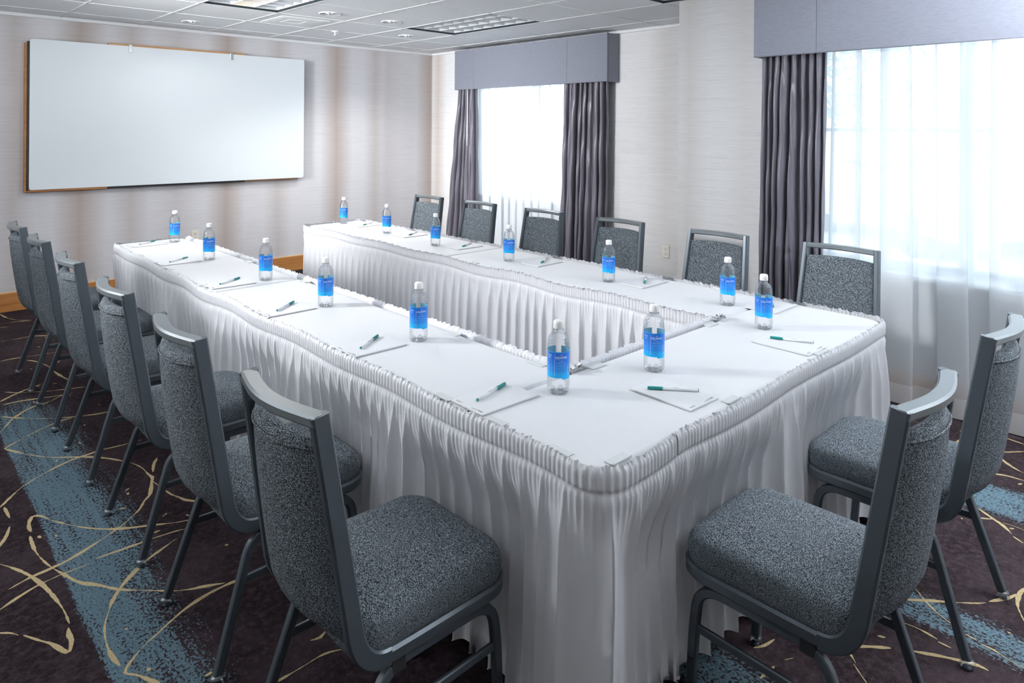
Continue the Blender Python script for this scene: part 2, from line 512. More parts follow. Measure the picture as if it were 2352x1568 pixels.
GOLD = [
[(0.406,3.386),(0.427,3.411),(0.454,3.453),(0.5,3.517),(0.554,3.567),(0.618,3.613),(0.674,3.643),(0.735,3.666),(0.785,3.671),(0.823,3.681),(0.85,3.679),(0.923,3.669),(1.01,3.666)],
[(0.507,4.002),(0.571,3.871),(0.651,3.754),(0.767,3.653),(0.835,3.571),(0.872,3.509),(0.89,3.48),(0.91,3.433),(0.927,3.362),(0.93,3.291),(0.934,3.242),(0.921,3.203),(0.902,3.145),(0.881,3.093),(0.853,3.061),(0.823,3.011),(0.785,2.971),(0.739,2.931),(0.695,2.903),(0.645,2.874),(0.589,2.844),(0.538,2.822),(0.503,2.814),(0.477,2.808),(0.427,2.801),(0.366,2.777)],
[(0.925,3.211),(0.932,3.16),(0.943,3.078),(0.951,3.034),(0.967,2.99),(0.978,2.955),(1.015,2.904)],
[(1.007,3.422),(0.976,3.365),(0.951,3.292)],
[(0.478,3.115),(0.479,3.17),(0.499,3.231),(0.524,3.217),(0.549,3.155),(0.601,3.057),(0.661,2.973),(0.732,2.908),(0.815,2.859),(0.913,2.804),(1.008,2.779)],
[(0.47,3.085),(0.468,2.964),(0.484,2.849),(0.511,2.754),(0.543,2.663),(0.586,2.602),(0.632,2.53),(0.702,2.458),(0.773,2.391),(0.865,2.342),(0.898,2.328)],
[(0.616,2.767),(0.682,2.764),(0.751,2.761),(0.823,2.758),(0.894,2.747),(0.929,2.724)],
[(0.331,2.679),(0.379,2.708),(0.441,2.736),(0.516,2.749),(0.592,2.749)],
[(0.865,2.701),(0.804,2.669),(0.737,2.631),(0.667,2.57),(0.613,2.505),(0.58,2.441),(0.551,2.367),(0.538,2.285),(0.538,2.217),(0.545,2.168)],
[(0.949,2.311),(0.896,2.313),(0.825,2.307),(0.759,2.287),(0.706,2.259),(0.662,2.233),(0.613,2.203),(0.576,2.171),(0.548,2.134),(0.569,2.103),(0.59,2.059),(0.608,2.012)],
[(0.365,2.957),(0.394,2.901),(0.425,2.826),(0.448,2.744),(0.461,2.675),(0.47,2.61),(0.477,2.537),(0.477,2.46)],
[(0.471,2.442),(0.466,2.41),(0.466,2.374),(0.452,2.33),(0.441,2.341),(0.42,2.4),(0.399,2.436),(0.366,2.497)],
[(0.307,2.564),(0.34,2.533),(0.355,2.507)],
[(0.43,3.387),(0.434,3.281)],
[(0.425,3.211),(0.406,3.144),(0.38,3.088),(0.365,3.059)],
[(0.508,4.217),(0.534,4.259),(0.59,4.38),(0.679,4.484),(0.772,4.517),(0.855,4.586)],
[(0.507,4.002),(0.573,4.062),(0.661,4.126),(0.752,4.179),(0.819,4.187)],
[(0.553,4.45),(0.623,4.36),(0.736,4.253),(0.813,4.204),(0.911,4.158),(0.987,4.144)],
[(0.58,4.633),(0.652,4.635),(0.737,4.61),(0.804,4.59),(0.894,4.572)],
[(0.574,4.698),(0.64,4.761),(0.719,4.819),(0.798,4.86)],
[(0.612,4.851),(0.682,4.778),(0.802,4.699),(0.89,4.663),(0.97,4.634)],
[(0.836,6.874),(0.865,6.69),(0.925,6.559),(0.995,6.506)],
[(0.796,6.537),(0.903,6.528),(0.982,6.482)],
[(0.782,6.421),(0.829,6.411)],
[(0.732,6.005),(0.831,5.998),(0.919,6.004),(1.021,5.933)],
[(0.67,5.497),(0.714,5.509),(0.778,5.504),(0.877,5.486),(0.972,5.473)],
[(0.8,5.413),(0.84,5.342),(0.876,5.208),(0.887,5.067),(0.904,4.927),(0.925,4.817)],
[(0.924,5.197),(0.958,5.269),(1.007,5.331)],
[(4.161,1.368),(4.069,1.245),(4.042,1.127),(4.096,1.027)],
[(4.189,0.975),(4.078,0.945)],
[(4.04,0.938),(3.963,0.94),(3.867,0.943)],
[(4.165,0.8),(4.145,0.711)],
[(3.934,0.788),(4.051,0.694)],
[(3.921,0.785),(3.837,0.712),(3.792,0.65)],
[(3.674,0.759),(3.707,0.703),(3.713,0.636)],
[(3.206,0.754),(3.223,0.722),(3.229,0.689),(3.257,0.652)],
[(3.303,0.716),(3.26,0.66),(3.232,0.621),(3.188,0.583)],
[(3.253,0.623),(3.257,0.592),(3.251,0.551)],
[(3.173,0.576),(3.158,0.556),(3.148,0.54)],
[(2.633,0.795),(2.593,0.765),(2.56,0.723),(2.53,0.698),(2.499,0.659),(2.479,0.628),(2.469,0.604)],
[(2.45,0.561),(2.444,0.531)],
[(2.437,0.521),(2.435,0.485),(2.422,0.449),(2.414,0.409)],
[(2.45,0.791),(2.466,0.768)],
[(2.476,0.757),(2.496,0.725),(2.529,0.691),(2.565,0.65),(2.6,0.61),(2.638,0.571),(2.659,0.555)],
[(2.674,0.548),(2.708,0.528),(2.747,0.507),(2.787,0.493)],
[(2.361,0.738),(2.365,0.7),(2.369,0.662),(2.362,0.614)],
[(2.352,0.609),(2.352,0.575)],
[(2.249,0.662),(2.264,0.633),(2.284,0.602),(2.296,0.581),(2.318,0.537),(2.332,0.503),(2.331,0.478)],
[(2.132,0.796),(2.153,0.77),(2.177,0.746),(2.221,0.697)],
[(2.131,0.794),(2.103,0.765),(2.084,0.747)],
[(2.076,0.749),(2.05,0.721),(2.032,0.699)],
[(2.846,0.481),(2.796,0.488),(2.722,0.481),(2.658,0.455),(2.639,0.445)],
[(1.925,0.975),(1.955,0.958),(2.002,0.949)],
[(1.946,0.891),(1.971,0.878)],
[(1.829,0.908),(1.901,0.901)],
[(0.832,1.813),(0.911,1.814),(0.988,1.815),(1.045,1.79)],
[(0.983,1.892),(1.011,1.883),(1.042,1.901)],
[(0.797,2.305),(0.865,2.311),(0.946,2.307)],
[(0.818,2.368),(0.892,2.328)]]
for ln in GOLD:
    ribbon(ln, .0075)
for k in range(520):
    x, y = rs.uniform(XL, XR), rs.uniform(YF, YB)
    a = rs.uniform(0, PI); r1 = rs.uniform(.004, .013); rr = rs.uniform(.003, .006)
    v = [(x+math.cos(a)*r1*math.cos(q)-math.sin(a)*rr*math.sin(q), y+math.sin(a)*r1*math.cos(q)+math.cos(a)*rr*math.sin(q), .00035) for q in [i*PI/4 for i in range(8)]]
    b.add(v, [tuple(range(8))], 1)
# further sweeping gold lines on the parts of the carpet the photo hides
for k in range(26):
    cx_, cy_ = rs.uniform(-1.4, 5), rs.uniform(-1.6, 6.8)
    if (cx_ < 1.1 and 1.8 < cy_ < 5.5) or (1.5 < cx_ < 4.3 and cy_ < 1.5): continue
    ra, rb, a0 = rs.uniform(.25, .9), rs.uniform(.1, .35), rs.uniform(0, 6.28)
    rot = rs.uniform(-.5, .5)
    pts = []
    for i in range(10):
        q = a0+i*.32
        X, Y = ra*math.cos(q), rb*math.sin(q)
        px, py = cx_+X*math.cos(rot)-Y*math.sin(rot), cy_+X*math.sin(rot)+Y*math.cos(rot)
        if XL < px < XN and YF < py < YB: pts.append((px, py))
    if len(pts) > 3: ribbon(pts, .007)
for k in range(9):
    y0_ = 1.2+.62*k; pts = []
    for i in range(9):
        q = .4*i+k*.9
        px, py = -.55+.75*math.cos(q*.7+k)*(.7+.2*math.sin(k)), y0_+.5*math.sin(q+k*1.3)
        if px < .34: pts.append((px, py))
    if len(pts) > 3: ribbon(pts, .007)
fl = b.build('floor', mats=[M['carpet'], M['gold']]); struct(fl)

# ceiling: tiles with a proud T-bar grid
TROFFERS = [(1.86, 2.46, 4.13, 5.35), (3.69, 4.285, 4.13, 5.35), (3.69, 4.28, 1.69, 2.90)]
b = MB()
xb_ = sorted({XL-.2, XR+.2}|{v for q in TROFFERS for v in q[:2]}); yb_ = sorted({YF-.2, YB+.2}|{v for q in TROFFERS for v in q[2:]})
for i in range(len(xb_)-1):
    for j in range(len(yb_)-1):
        mx_, my_ = (xb_[i]+xb_[i+1])/2, (yb_[j]+yb_[j+1])/2
        if not any(q[0] < mx_ < q[1] and q[2] < my_ < q[3] for q in TROFFERS): b.box(xb_[i], xb_[i+1], yb_[j], yb_[j+1], HC+.004, HC+.12)
gx = [1.245+.61*k for k in range(-5, 7)]
gy = [2.91+.613*k for k in range(-8, 7)]
b2 = MB()
def cut(lo, hi, holes):
    out = [(lo, hi)]
    for h0, h1 in holes: out = [q for (a_, c_) in out for q in ((a_, min(c_, h0)), (max(a_, h1), c_)) if q[1]-q[0] > .01]
    return out
for X in gx:
    for a_, c_ in cut(YF, YB, [q[2:] for q in TROFFERS if q[0]+.02 < X < q[1]-.02]): b2.box(X-.007, X+.007, a_, c_, HC+.0005, HC+.006)
for Y in gy:
    for a_, c_ in cut(XL, XR, [q[:2] for q in TROFFERS if q[2]+.02 < Y < q[3]-.02]): b2.box(a_, c_, Y-.007, Y+.007, HC+.0005, HC+.006)
ce = b.build('ceiling', M['ceiling']); struct(ce)
gr = b2.build('ceiling_grid', M['tbar'], ce)
b = MB()
b.box(XL, XR, YB-.022, YB, HC-.022, HC+.004); b.box(XR-.022, XR, YS, YB, HC-.022, HC+.004)
an = b.build('trim_ceiling_edge', M['tbar']); struct(an)

b = MB(); b.box(XL-.2, XR+T, YB, YB+.2, 0, HC); struct(b.build('wall_back', M['wall_back']))
b = MB(); b.box(XL-.2, XL, YF-.2, YB, 0, HC); struct(b.build('wall_left', M['wall_plain']))
b = MB(); b.box(XL, XN+T, YF-.2, YF, 0, HC); struct(b.build('wall_front', M['wall_plain']))
# recessed window wall with an opening
W1 = dict(y0=4.38, y1=6.10, z0=.775, z1=2.2)
b = MB()
b.box(XR, XR+T, YS, W1['y0'], 0, HC); b.box(XR, XR+T, W1['y1'], YB, 0, HC)
b.box(XR, XR+T, W1['y0'], W1['y1'], 0, W1['z0']); b.box(XR, XR+T, W1['y0'], W1['y1'], W1['z1'], HC)
struct(b.build('wall_right', M['wall_right']))
# nearer window wall and the step between the two
W2 = dict(y0=-.55, y1=1.98, z0=.715, z1=2.2)
b = MB()
b.box(XN, XN+T, YF, W2['y0'], 0, HC); b.box(XN, XN+T, W2['y1'], YS, 0, HC)
b.box(XN, XN+T, W2['y0'], W2['y1'], 0, W2['z0']); b.box(XN, XN+T, W2['y0'], W2['y1'], W2['z1'], HC)
b.box(XN+T, XR+T, YS-.2, YS, 0, HC)
struct(b.build('wall_right_near', M['wall_right']))

def baseboard(name, x0, x1, y0, y1, face):
    # stepped board with two pale grooves; face: outward normal
    b = MB(); h = .155
    for z0, z1, d, m_ in ((0, .058, .020, 0), (.058, .062, .015, 1), (.062, .103, .019, 0), (.103, .107, .015, 1), (.107, h-.006, .018, 0), (h-.006, h, .011, 1)):
        if face == '-y': b.box(x0, x1, y1-d, y1, z0, z1, m_)
        else: b.box(x1-d, x1, y0, y1, z0, z1, m_)
    return struct(b.build(name, mats=[M['wood'], M['groove']]))
baseboard('baseboard_back', XL, XR-.02, YB-.02, YB, '-y')
baseboard('baseboard_right', XR-.02, XR, YS, YB, '-x')
baseboard('baseboard_right_near', XN-.02, XN, YF, YS, '-x')

def window(name, xw, W, mullions, muntins):
    xg = xw+.13
    y0, y1, z0, z1 = W['y0'], W['y1'], W['z0'], W['z1']
    root = empty(name, (xw, (y0+y1)/2, z0)); struct(root)
    off = Vector(root.location)
    def loc(o): o.location = -off; o['kind'] = 'structure'; return o
    b = MB(); fw = .06
    b.box(xg-.03, xg+.03, y0, y1, z0, z0+fw); b.box(xg-.03, xg+.03, y0, y1, z1-fw, z1)
    b.box(xg-.03, xg+.03, y0, y0+fw, z0+fw, z1-fw); b.box(xg-.03, xg+.03, y1-fw, y1, z0+fw, z1-fw)
    loc(b.build('window_frame', M['vinyl'], root))
    for my, mw in mullions:
        b = MB(); b.box(xg-.035, xg+.03, my-mw/2, my+mw/2, z0+fw, z1-fw); loc(b.build('mullion', M['vinyl'], root))
    for mz in muntins:
        b = MB(); b.box(xg-.012, xg+.012, y0+fw, y1-fw, mz-.011, mz+.011); loc(b.build('muntin', M['vinyl'], root))
    b = MB(); b.box(xw-.012, xg-.03, y0-.02, y1+.02, z0-.022, z0+.002); loc(b.build('window_sill', M['white_paint'], root))
    b = MB(); b.box(xg+.004, xg+.008, y0+fw, y1-fw, z0+fw, z1-fw); loc(b.build('window_pane', M['glass'], root))
window('window_1', XR, W1, [(5.24, .07)], [1.535])
window('window_2', XN, W2, [(1.015, .075), (.0, .07)], [1.535])

# wall corner bead seen as a thin pale line where the walls meet
b = MB(); b.box(XR-.006, XR, YB-.006, YB, .155, HC-.022); struct(b.build('trim_corner', M['wall_plain']))

# ------------------------------------------------------------------ cornices, drapes, sheers
def cornice(name, label, xf, xb, y0, y1, z0, z1, seams):
    root = empty(name, (xb, (y0+y1)/2, z0)); off = Vector(root.location)
    tag(root, label, 'cornice', 'fabric covered window cornices')
    b = MB(); t_ = .018
    ys = [y0]+seams+[y1]
    for i in range(len(ys)-1): b.bbox(xf, xf+t_, ys[i]+(.0006 if i else 0), ys[i+1]-(.0006 if i < len(ys)-2 else 0), z0, z1, .0025)
    o = b.build('front_panel', M['valance'], root); o.location = -off
    for Y in (y0, y1):
        b = MB(); s = 1 if Y == y0 else -1
        b.bbox(xf+t_, xb, min(Y, Y+s*t_), max(Y, Y+s*t_), z0, z1, .002)
        o = b.build('side_panel', M['valance'], root); o.location = -off
    b = MB(); b.box(xf+t_, xb, y0+t_, y1-t_, z1-.03, z1-.012); o = b.build('top_board', M['black'], root); o.location = -off
    b = MB(); b.tube([(xf+.004, y0, z0+.004), (xf+.004, y1, z0+.004)], .005, 8); o = b.build('welt_cord', M['valance'], root, True); o.location = -off
    return root
cornice('window_cornice', 'grey fabric cornice box above the far window', 5.025, XR, 4.02, 6.27, 1.972, 2.425, [4.52, 5.93])
cornice('window_cornice', 'grey fabric cornice box above the near right window, running out of frame', 4.09, XN, -.75, 2.10, 1.986, 2.44, [-.2, 1.71])

def drape(name, label, x0, yt0, yt1, yb0, yb1, zt, zb, nf, seed, depth=.085, ret=None):
    r = random.Random(seed)
    nu, nv = nf*14, 36
    ph = [r.uniform(-.9, .9) for _ in range(nf+1)]
    am = [r.uniform(.35, 1.25) for _ in range(nf+1)]
    v = []
    for j in range(nv+1):
        t = j/nv; z = zt+(zb-zt)*t
        a0 = yt0+(yb0-yt0)*t**.9; a1 = yt1+(yb1-yt1)*t**.9
        for i in range(nu+1):
            u = i/nu; k = u*nf; ki = min(nf-1, int(k)); fr = k-ki
            A = am[ki]*(1-fr)+am[ki+1]*fr
            P = ph[ki]*(1-fr)+ph[ki+1]*fr
            ang = 2*PI*(k+P*(.25+.5*t)+.05*math.sin(3.1*t+ki*2.0))
            s = math.sin(ang)
            s = math.copysign(abs(s)**.9, s)
            dep = depth*.5*A*(.8+.25*t+.08*math.sin(7*t+ki))
            x = x0+dep*s+.006*math.sin(23*t+i*.9)*(abs(s) > .6)
            wv = (a1-a0)/nf
            y = a0+(a1-a0)*u-wv*(.20+.06*math.sin(ki*2.7+seed))*A*math.sin(2*ang)
            v.append((x, y, z))
    f = [(j*(nu+1)+i, j*(nu+1)+i+1, (j+1)*(nu+1)+i+1, (j+1)*(nu+1)+i) for j in range(nv) for i in range(nu)]
    o = obj(name, v, f, M['drape'], None, True)
    md = o.modifiers.new('thickness', 'SOLIDIFY'); md.thickness = .003
    tag(o, label, 'curtain', 'grey satin drapes')
    return o
drape('window_drape', 'grey satin drape hanging at the left side of the far window', 5.088, 5.965, 6.235, 5.93, 6.50, 2.06, .02, 7, 11, .09)
drape('window_drape', 'grey satin drape at the right side of the far window, beside the outlet', 5.088, 4.07, 4.585, 4.09, 4.66, 2.06, .02, 8, 12, .09)
drape('window_drape', 'dark grey satin drape at the left edge of the near right window', 4.160, 1.675, 2.07, 1.70, 2.10, 2.07, .02, 8, 13, .095)

def sheer_curtain(name, label, x0, y0, y1, zt, zb, wl, seed):
    r = random.Random(seed)
    # folds of varied width that overlap so the cloth doubles up in narrow strips
    nv = 14
    ph = [0.0]; ys = [y0]; du = .007
    amps = []
    y = y0; a = 0
    w = wl
    rows = []
    st = []
    while y < y1:
        st.append((y, a, w))
        if r.random() < .03: w = wl*r.uniform(.6, 1.9)
        a += 2*PI*du/w; y += du
    v = []
    for j in range(nv+1):
        t = j/nv; z = zt+(zb-zt)*t
        for (y, a, w) in st:
            ang = a+.35*math.sin(2.0*t+y*5)
            ov = .150*w*(1+.30*math.sin(y*9+1))*(.92+.2*t)
            v.append((x0+.020*math.sin(ang)*(.85+.3*t), y-ov*math.sin(2*ang), z+(.006*math.sin(ang) if j == nv else 0)))
    n = len(st)
    f = [(j*n+i, j*n+i+1, (j+1)*n+i+1, (j+1)*n+i) for j in range(nv) for i in range(n-1)]
    o = obj(name, v, f, M['sheer'], None, True)
    tag(o, label, 'curtain', 'white sheer curtains')
    return o
sheer_curtain('sheer_curtain', 'white sheer curtain between the two drapes of the far window', 5.172, 4.55, 6.0, 2.1, .015, .17, 5)
sheer_curtain('sheer_curtain', 'white sheer curtain over the near right window, hanging to the floor', 4.252, -.6, 1.80, 2.1, .012, .20, 8)

# drape pull wand on the far left drape
b = MB(); b.tube([(5.034, 6.045, 1.99), (5.030, 6.04, 1.33)], .006, 8)
o = b.build('curtain_wand', M['white_paint'], None, True); tag(o, 'thin white pull wand hanging over the left drape of the far window', 'curtain wand')

# ------------------------------------------------------------------ whiteboard
wb = empty('whiteboard', (2.24, YB, 1.0)); off = Vector(wb.location)
tag(wb, 'large white dry erase board mounted on the back wall', 'whiteboard')
def wbp(name, mb, m_): o = mb.build(name, m_, wb); o.location = -off; return o
def rounded_panel(x0, x1, z0, z1, y0, y1, r=.02):
    pts = []
    for cx_, cz_, a0 in ((x1-r, z1-r, 0), (x0+r, z1-r, PI/2), (x0+r, z0+r, PI), (x1-r, z0+r, 1.5*PI)):
        for i in range(5): a = a0+i*PI/8; pts.append((cx_+r*math.cos(a), cz_+r*math.sin(a)))
    n = len(pts)
    mb = MB()
    mb.add([(x, y0, z) for x, z in pts]+[(x, y1, z) for x, z in pts], [tuple(range(n-1, -1, -1)), tuple(range(n, 2*n))]+[(i, (i+1) % n, n+(i+1) % n, n+i) for i in range(n)])
    return mb
wbp('writing_panel', rounded_panel(1.022, 3.452, .992, 2.246, 6.868, 6.882), M['board'])
b = MB(); b.bbox(.992, 1.60, 6.885, YB, .972, 2.214, .003); wbp('wood_backing', b, M['wood'])
b = MB(); b.bbox(2.828, 3.40, 6.885, YB, .980, 2.214, .003); wbp('wood_backing', b, M['wood'])
b = MB(); b.bbox(1.602, 2.825, 6.885, YB, 2.20, 2.266, .003); wbp('wood_top_rail', b, M['wood_pale'])
b = MB(); b.box(1.602, 2.826, 6.886, YB, .974, 2.20); wbp('dark_backing', b, M['black'])
b = MB(); b.box(1.005, 1.02, 6.872, 6.886, .985, 2.225); wbp('dark_edge', b, M['black'])
for X in (1.772, 2.678):
    b = MB(); b.bbox(X-.014, X+.014, 6.862, 6.868, 2.19, 2.262, .002); b.box(X-.014, X+.014, 6.862, 6.9, 2.256, 2.262)
    b.lathe([(0, .004), (.002, .003)], 10, (X, 6.861, 2.24))
    wbp('steel_clip', b, M['steel_clip'])

# ------------------------------------------------------------------ outlets
def outlet(name, label, loc, axis):
    root = empty(name, loc); tag(root, label, 'outlet', 'wall outlets')
    if axis == 'x': root.rotation_euler = (0, 0, -PI/2)
    b = MB(); b.bbox(-.036, .036, -.006, 0, -.058, .058, .0025); b.build('cover_plate', M['ivory'], root)
    for zz in (.021, -.021):
        b = MB(); b.bbox(-.017, .017, -.0085, -.005, zz-.0145, zz+.0145, .003); s = b.build('socket', M['ivory'], root)
        b = MB(); b.box(-.008, -.0055, -.0092, -.008, zz-.003, zz+.006); b.box(.0055, .008, -.0092, -.008, zz-.003, zz+.006); b.box(-.0022, .0022, -.0092, -.008, zz-.010, zz-.006)
        b.build('slot', M['slot'], s)
    return root
outlet('wall_outlet', 'ivory wall outlet on the back wall behind the far end of the left table', (2.37, YB, .472), 'y')
outlet('wall_outlet', 'ivory wall outlet between the two windows on the right wall', (XR, 3.488, .447), 'x')

# ------------------------------------------------------------------ ceiling fixtures
def louvre_light(name, label, x0, x1, y0, y1, lit):
    root = empty(name, ((x0+x1)/2, (y0+y1)/2, HC)); off = Vector(root.location); tag(root, label, 'ceiling light', 'louvred ceiling troffers')
    def pt(nm, mb, m_): o = mb.build(nm, m_, root); o.location = -off; return o
    z1, z0 = HC+.060, HC+.016
    b = MB(); b.box(x0-.01, x1+.01, y0-.01, y1+.01, z1, z1+.03)
    b.box(x0, x0+.004, y0, y1, HC+.002, z1); b.box(x1-.004, x1, y0, y1, HC+.002, z1); b.box(x0, x1, y0, y0+.004, HC+.002, z1); b.box(x0, x1, y1-.004, y1, HC+.002, z1); pt('housing', b, M['fixture_gap'])
    g = .012
    b = MB()
    b.box(x0+g, x0+g+.014, y0+g, y1-g, z0, z1-.001); b.box(x1-g-.014, x1-g, y0+g, y1-g, z0, z1-.001)
    b.box(x0+g, x1-g, y0+g, y0+g+.014, z0, z1-.001); b.box(x0+g, x1-g, y1-g-.014, y1-g, z0, z1-.001)
    pt('frame', b, M['louvre'])
    nx, ny = 3, 8
    b = MB(); b.box(x0+.026, x1-.026, y0+.026, y1-.026, z1-.003, z1-.0015); pt('reflector', b, M['louvre'])
    w = (x1-x0-.052)/nx
    if lit:
        b = MB(); b.box(x0+.026+w, x0+.026+2*w, y0+.03, y1-.03, z1-.005, z1-.003); pt('lamp', b, M['lamp_warm'])
    b = MB()
    for i in range(1, nx):
        X = x0+.026+w*i
        b.add([(X-.012, y0+.026, z1-.003), (X+.012, y0+.026, z1-.003), (X, y0+.026, z0), (X-.012, y1-.026, z1-.003), (X+.012, y1-.026, z1-.003), (X, y1-.026, z0)], [(0, 2, 5, 3), (2, 1, 4, 5), (0, 1, 2), (3, 5, 4)])
    l = (y1-y0-.052)/ny
    for i in range(1, ny):
        Y = y0+.026+l*i
        b.add([(x0+.026, Y-.012, z1-.003), (x0+.026, Y+.012, z1-.003), (x0+.026, Y, z0), (x1-.026, Y-.012, z1-.003), (x1-.026, Y+.012, z1-.003), (x1-.026, Y, z0)], [(0, 3, 5, 2), (2, 5, 4, 1), (0, 2, 1), (3, 4, 5)])
    pt('louvre', b, M['louvre'])
    return root
louvre_light('ceiling_light', 'lit warm troffer in the ceiling above the near end of the whiteboard', 1.86, 2.46, 4.13, 5.35, True)
louvre_light('ceiling_light', 'unlit white louvred troffer in the ceiling in front of the far window', 3.69, 4.285, 4.13, 5.35, False)
louvre_light('ceiling_light', 'unlit troffer cut by the frame above the wall between the windows', 3.69, 4.28, 1.69, 2.90, False)

def vent(name, label, x0, x1, y0, y1):
    root = empty(name, ((x0+x1)/2, (y0+y1)/2, HC)); off = Vector(root.location); tag(root, label, 'ceiling vent', 'ceiling air vents')
    for k, (i, zz) in enumerate(((0, .002), (.06, .0035), (.12, .005))):
        b = MB(); a = i; c = i+.028
        z1 = HC+.003
        for (xa, xb, ya, yb) in ((x0+a, x0+c, y0+a, y1-a), (x1-c, x1-a, y0+a, y1-a), (x0+c, x1-c, y0+a, y0+c), (x0+c, x1-c, y1-c, y1-a)):
            b.box(xa, xb, ya, yb, HC-zz, z1)
        o = b.build('vent_blade', M['white_paint'], root); o.location = -off
    b = MB(); b.box(x0+.02, x1-.02, y0+.02, y1-.02, HC-.003, HC+.003); o = b.build('vent_back', M['ceiling'], root); o.location = -off
    return root
vent('ceiling_vent', 'square white air vent in the ceiling to the right of the lit troffer', 2.55, 2.98, 5.46, 5.90)
vent('ceiling_vent', 'white air vent at the top left edge of the ceiling', .70, 1.18, 5.46, 5.93)

def downlight(label, x, y):
    root = empty('recessed_downlight', (x, y, HC)); tag(root, label, 'downlight', 'chrome ceiling downlights')
    b = MB(); b.lathe([(.004, .088), (-.003, .087), (-.004, .083), (-.003, .079), (.002, .078)], 28, cap=False); b.build('trim_ring', M['white_paint'], root, True)
    b = MB(); b.lathe([(-.0025, .079), (.0005, .066), (.0022, .045), (.0030, .02)], 28); b.build('reflector', M['chrome'], root, True)
    b = MB(); b.lathe([(.002, .018), (-.006, .02), (-.009, .012), (-.010, .003)], 16); b.build('bulb', M['chrome'], root, True)
downlight('chrome downlight in the ceiling above the middle of the whiteboard', 2.14, 6.38)
downlight('chrome downlight in the ceiling just right of the lit troffer', 2.777, 5.09)
downlight('chrome downlight between the square vent and the far window troffer', 3.376, 5.10)
downlight('chrome downlight in the ceiling nearest the far window', 4.0, 5.76)
sp = empty('fire_sprinkler', (3.32, 5.976, HC)); tag(sp, 'small white sprinkler head on the ceiling near the back wall', 'sprinkler')
b = MB(); b.lathe([(.003, .036), (-.006, .033), (-.010, .014)], 20); b.build('escutcheon', M['white_paint'], sp, True)
b = MB(); b.lathe([(-.01, .009), (-.034, .007), (-.036, .016), (-.039, .016)], 14); b.build('sprinkler_head', M['white_paint'], sp, True)

# ------------------------------------------------------------------ tables
TX0, TX1, TX2, TX3 = 1.222, 1.660, 2.585, 3.075   # left table, right table
TY0, TY1, TYM, TY2 = 0.99, 1.468, 3.33, 5.10       # cross table, seams, far ends
ZT = .745

def table(name, label, x0, x1, y0, y1):
    cx_, cy_ = (x0+x1)/2, (y0+y1)/2
    root = empty(name, (cx_, cy_, 0)); tag(root, label, 'table', 'banquet tables set in a U shape')
    off = Vector(root.location)
    b = MB(); b.bbox(x0+.035, x1-.035, y0+.035, y1-.035, ZT-.030, ZT-.006, .004); o = b.build('tabletop', M['wood'], root); o.location = -off
    for sx in (x0+.16, x1-.16):
        for sy in (y0+.16, y1-.16):
            b = MB(); b.tube([(sx, sy, ZT-.03), (sx, sy, .0)], .013, 10); o = b.build('leg', M['frame'], root, True); o.location = -off
    return root

def cloth(name, label, x0, x1, y0, y1, corners=(), drop=.045, seed=1):
    # fitted linen: flat top, soft rolled edges, short overhang behind the skirt
    r = random.Random(seed)
    rc = .075; n_c = 7
    def outline(inset):
        pts = []
        for k, (cx_, cy_, sx, sy) in enumerate(((x1-inset, y1-inset, -1, -1), (x0+inset, y1-inset, 1, -1), (x0+inset, y0+inset, 1, 1), (x1-inset, y0+inset, -1, 1))):
            rr = max(.0015, (rc if k in corners else .008)-inset)
            for i in range(n_c+1):
                a = k*PI/2+i*PI/2/n_c
                pts.append(Vector((cx_+sx*rr+rr*math.cos(a), cy_+sy*rr+rr*math.sin(a), 0)))
        out = []
        for i in range(len(pts)):
            p, q = pts[i], pts[(i+1) % len(pts)]
            m_ = 12 if i % (n_c+1) == n_c else 1
            for k in range(m_): out.append(p+(q-p)*k/m_)
        return out
    v = []; f = []
    rings = [(.05, ZT), (.014, ZT), (.008, ZT-.0015), (.003, ZT-.006), (0, ZT-.014), (.0, ZT-.030), (.0, ZT-drop)]
    for ri, (ins, z) in enumerate(rings):
        for p in outline(ins): v.append(p+Vector((0, 0, z)))
    n = len(v)//len(rings)
    for ri in range(len(rings)-1):
        for i in range(n): f.append((ri*n+i, ri*n+(i+1) % n, (ri+1)*n+(i+1) % n, (ri+1)*n+i))
    f = [tuple(reversed(q)) for q in f]
    # top as a gently creased grid fan
    f.append(tuple(range(n)))
    o = obj(name, v, f, M['cloth'], None, True)
    o.data.polygons[-1].use_smooth = False
    tag(o, label, 'tablecloth', 'white tablecloths on the U of tables')
    return o

for lab, args, cor, sd in (
    ('left arm of the U, half nearest the corner', (TX0, TX1, TY1+.004, TYM-.003), (), 1),
    ('left arm of the U, half nearest the whiteboard', (TX0, TX1, TYM+.003, TY2), (0, 1), 2),
    ('cross table at the front of the U', (TX0, TX3, TY0, TY1), (2, 3), 3),
    ('right arm of the U, half nearest the cross table', (TX2, TX3, TY1+.004, TYM-.003), (), 4),
    ('right arm of the U, half nearest the back wall', (TX2, TX3, TYM+.003, TY2), (0, 1), 5)):
    table('banquet_table', 'narrow banquet table under white cloth, '+lab, *args)
    cloth('tablecloth', 'white tablecloth on the '+lab, *args, corners=cor, seed=sd)

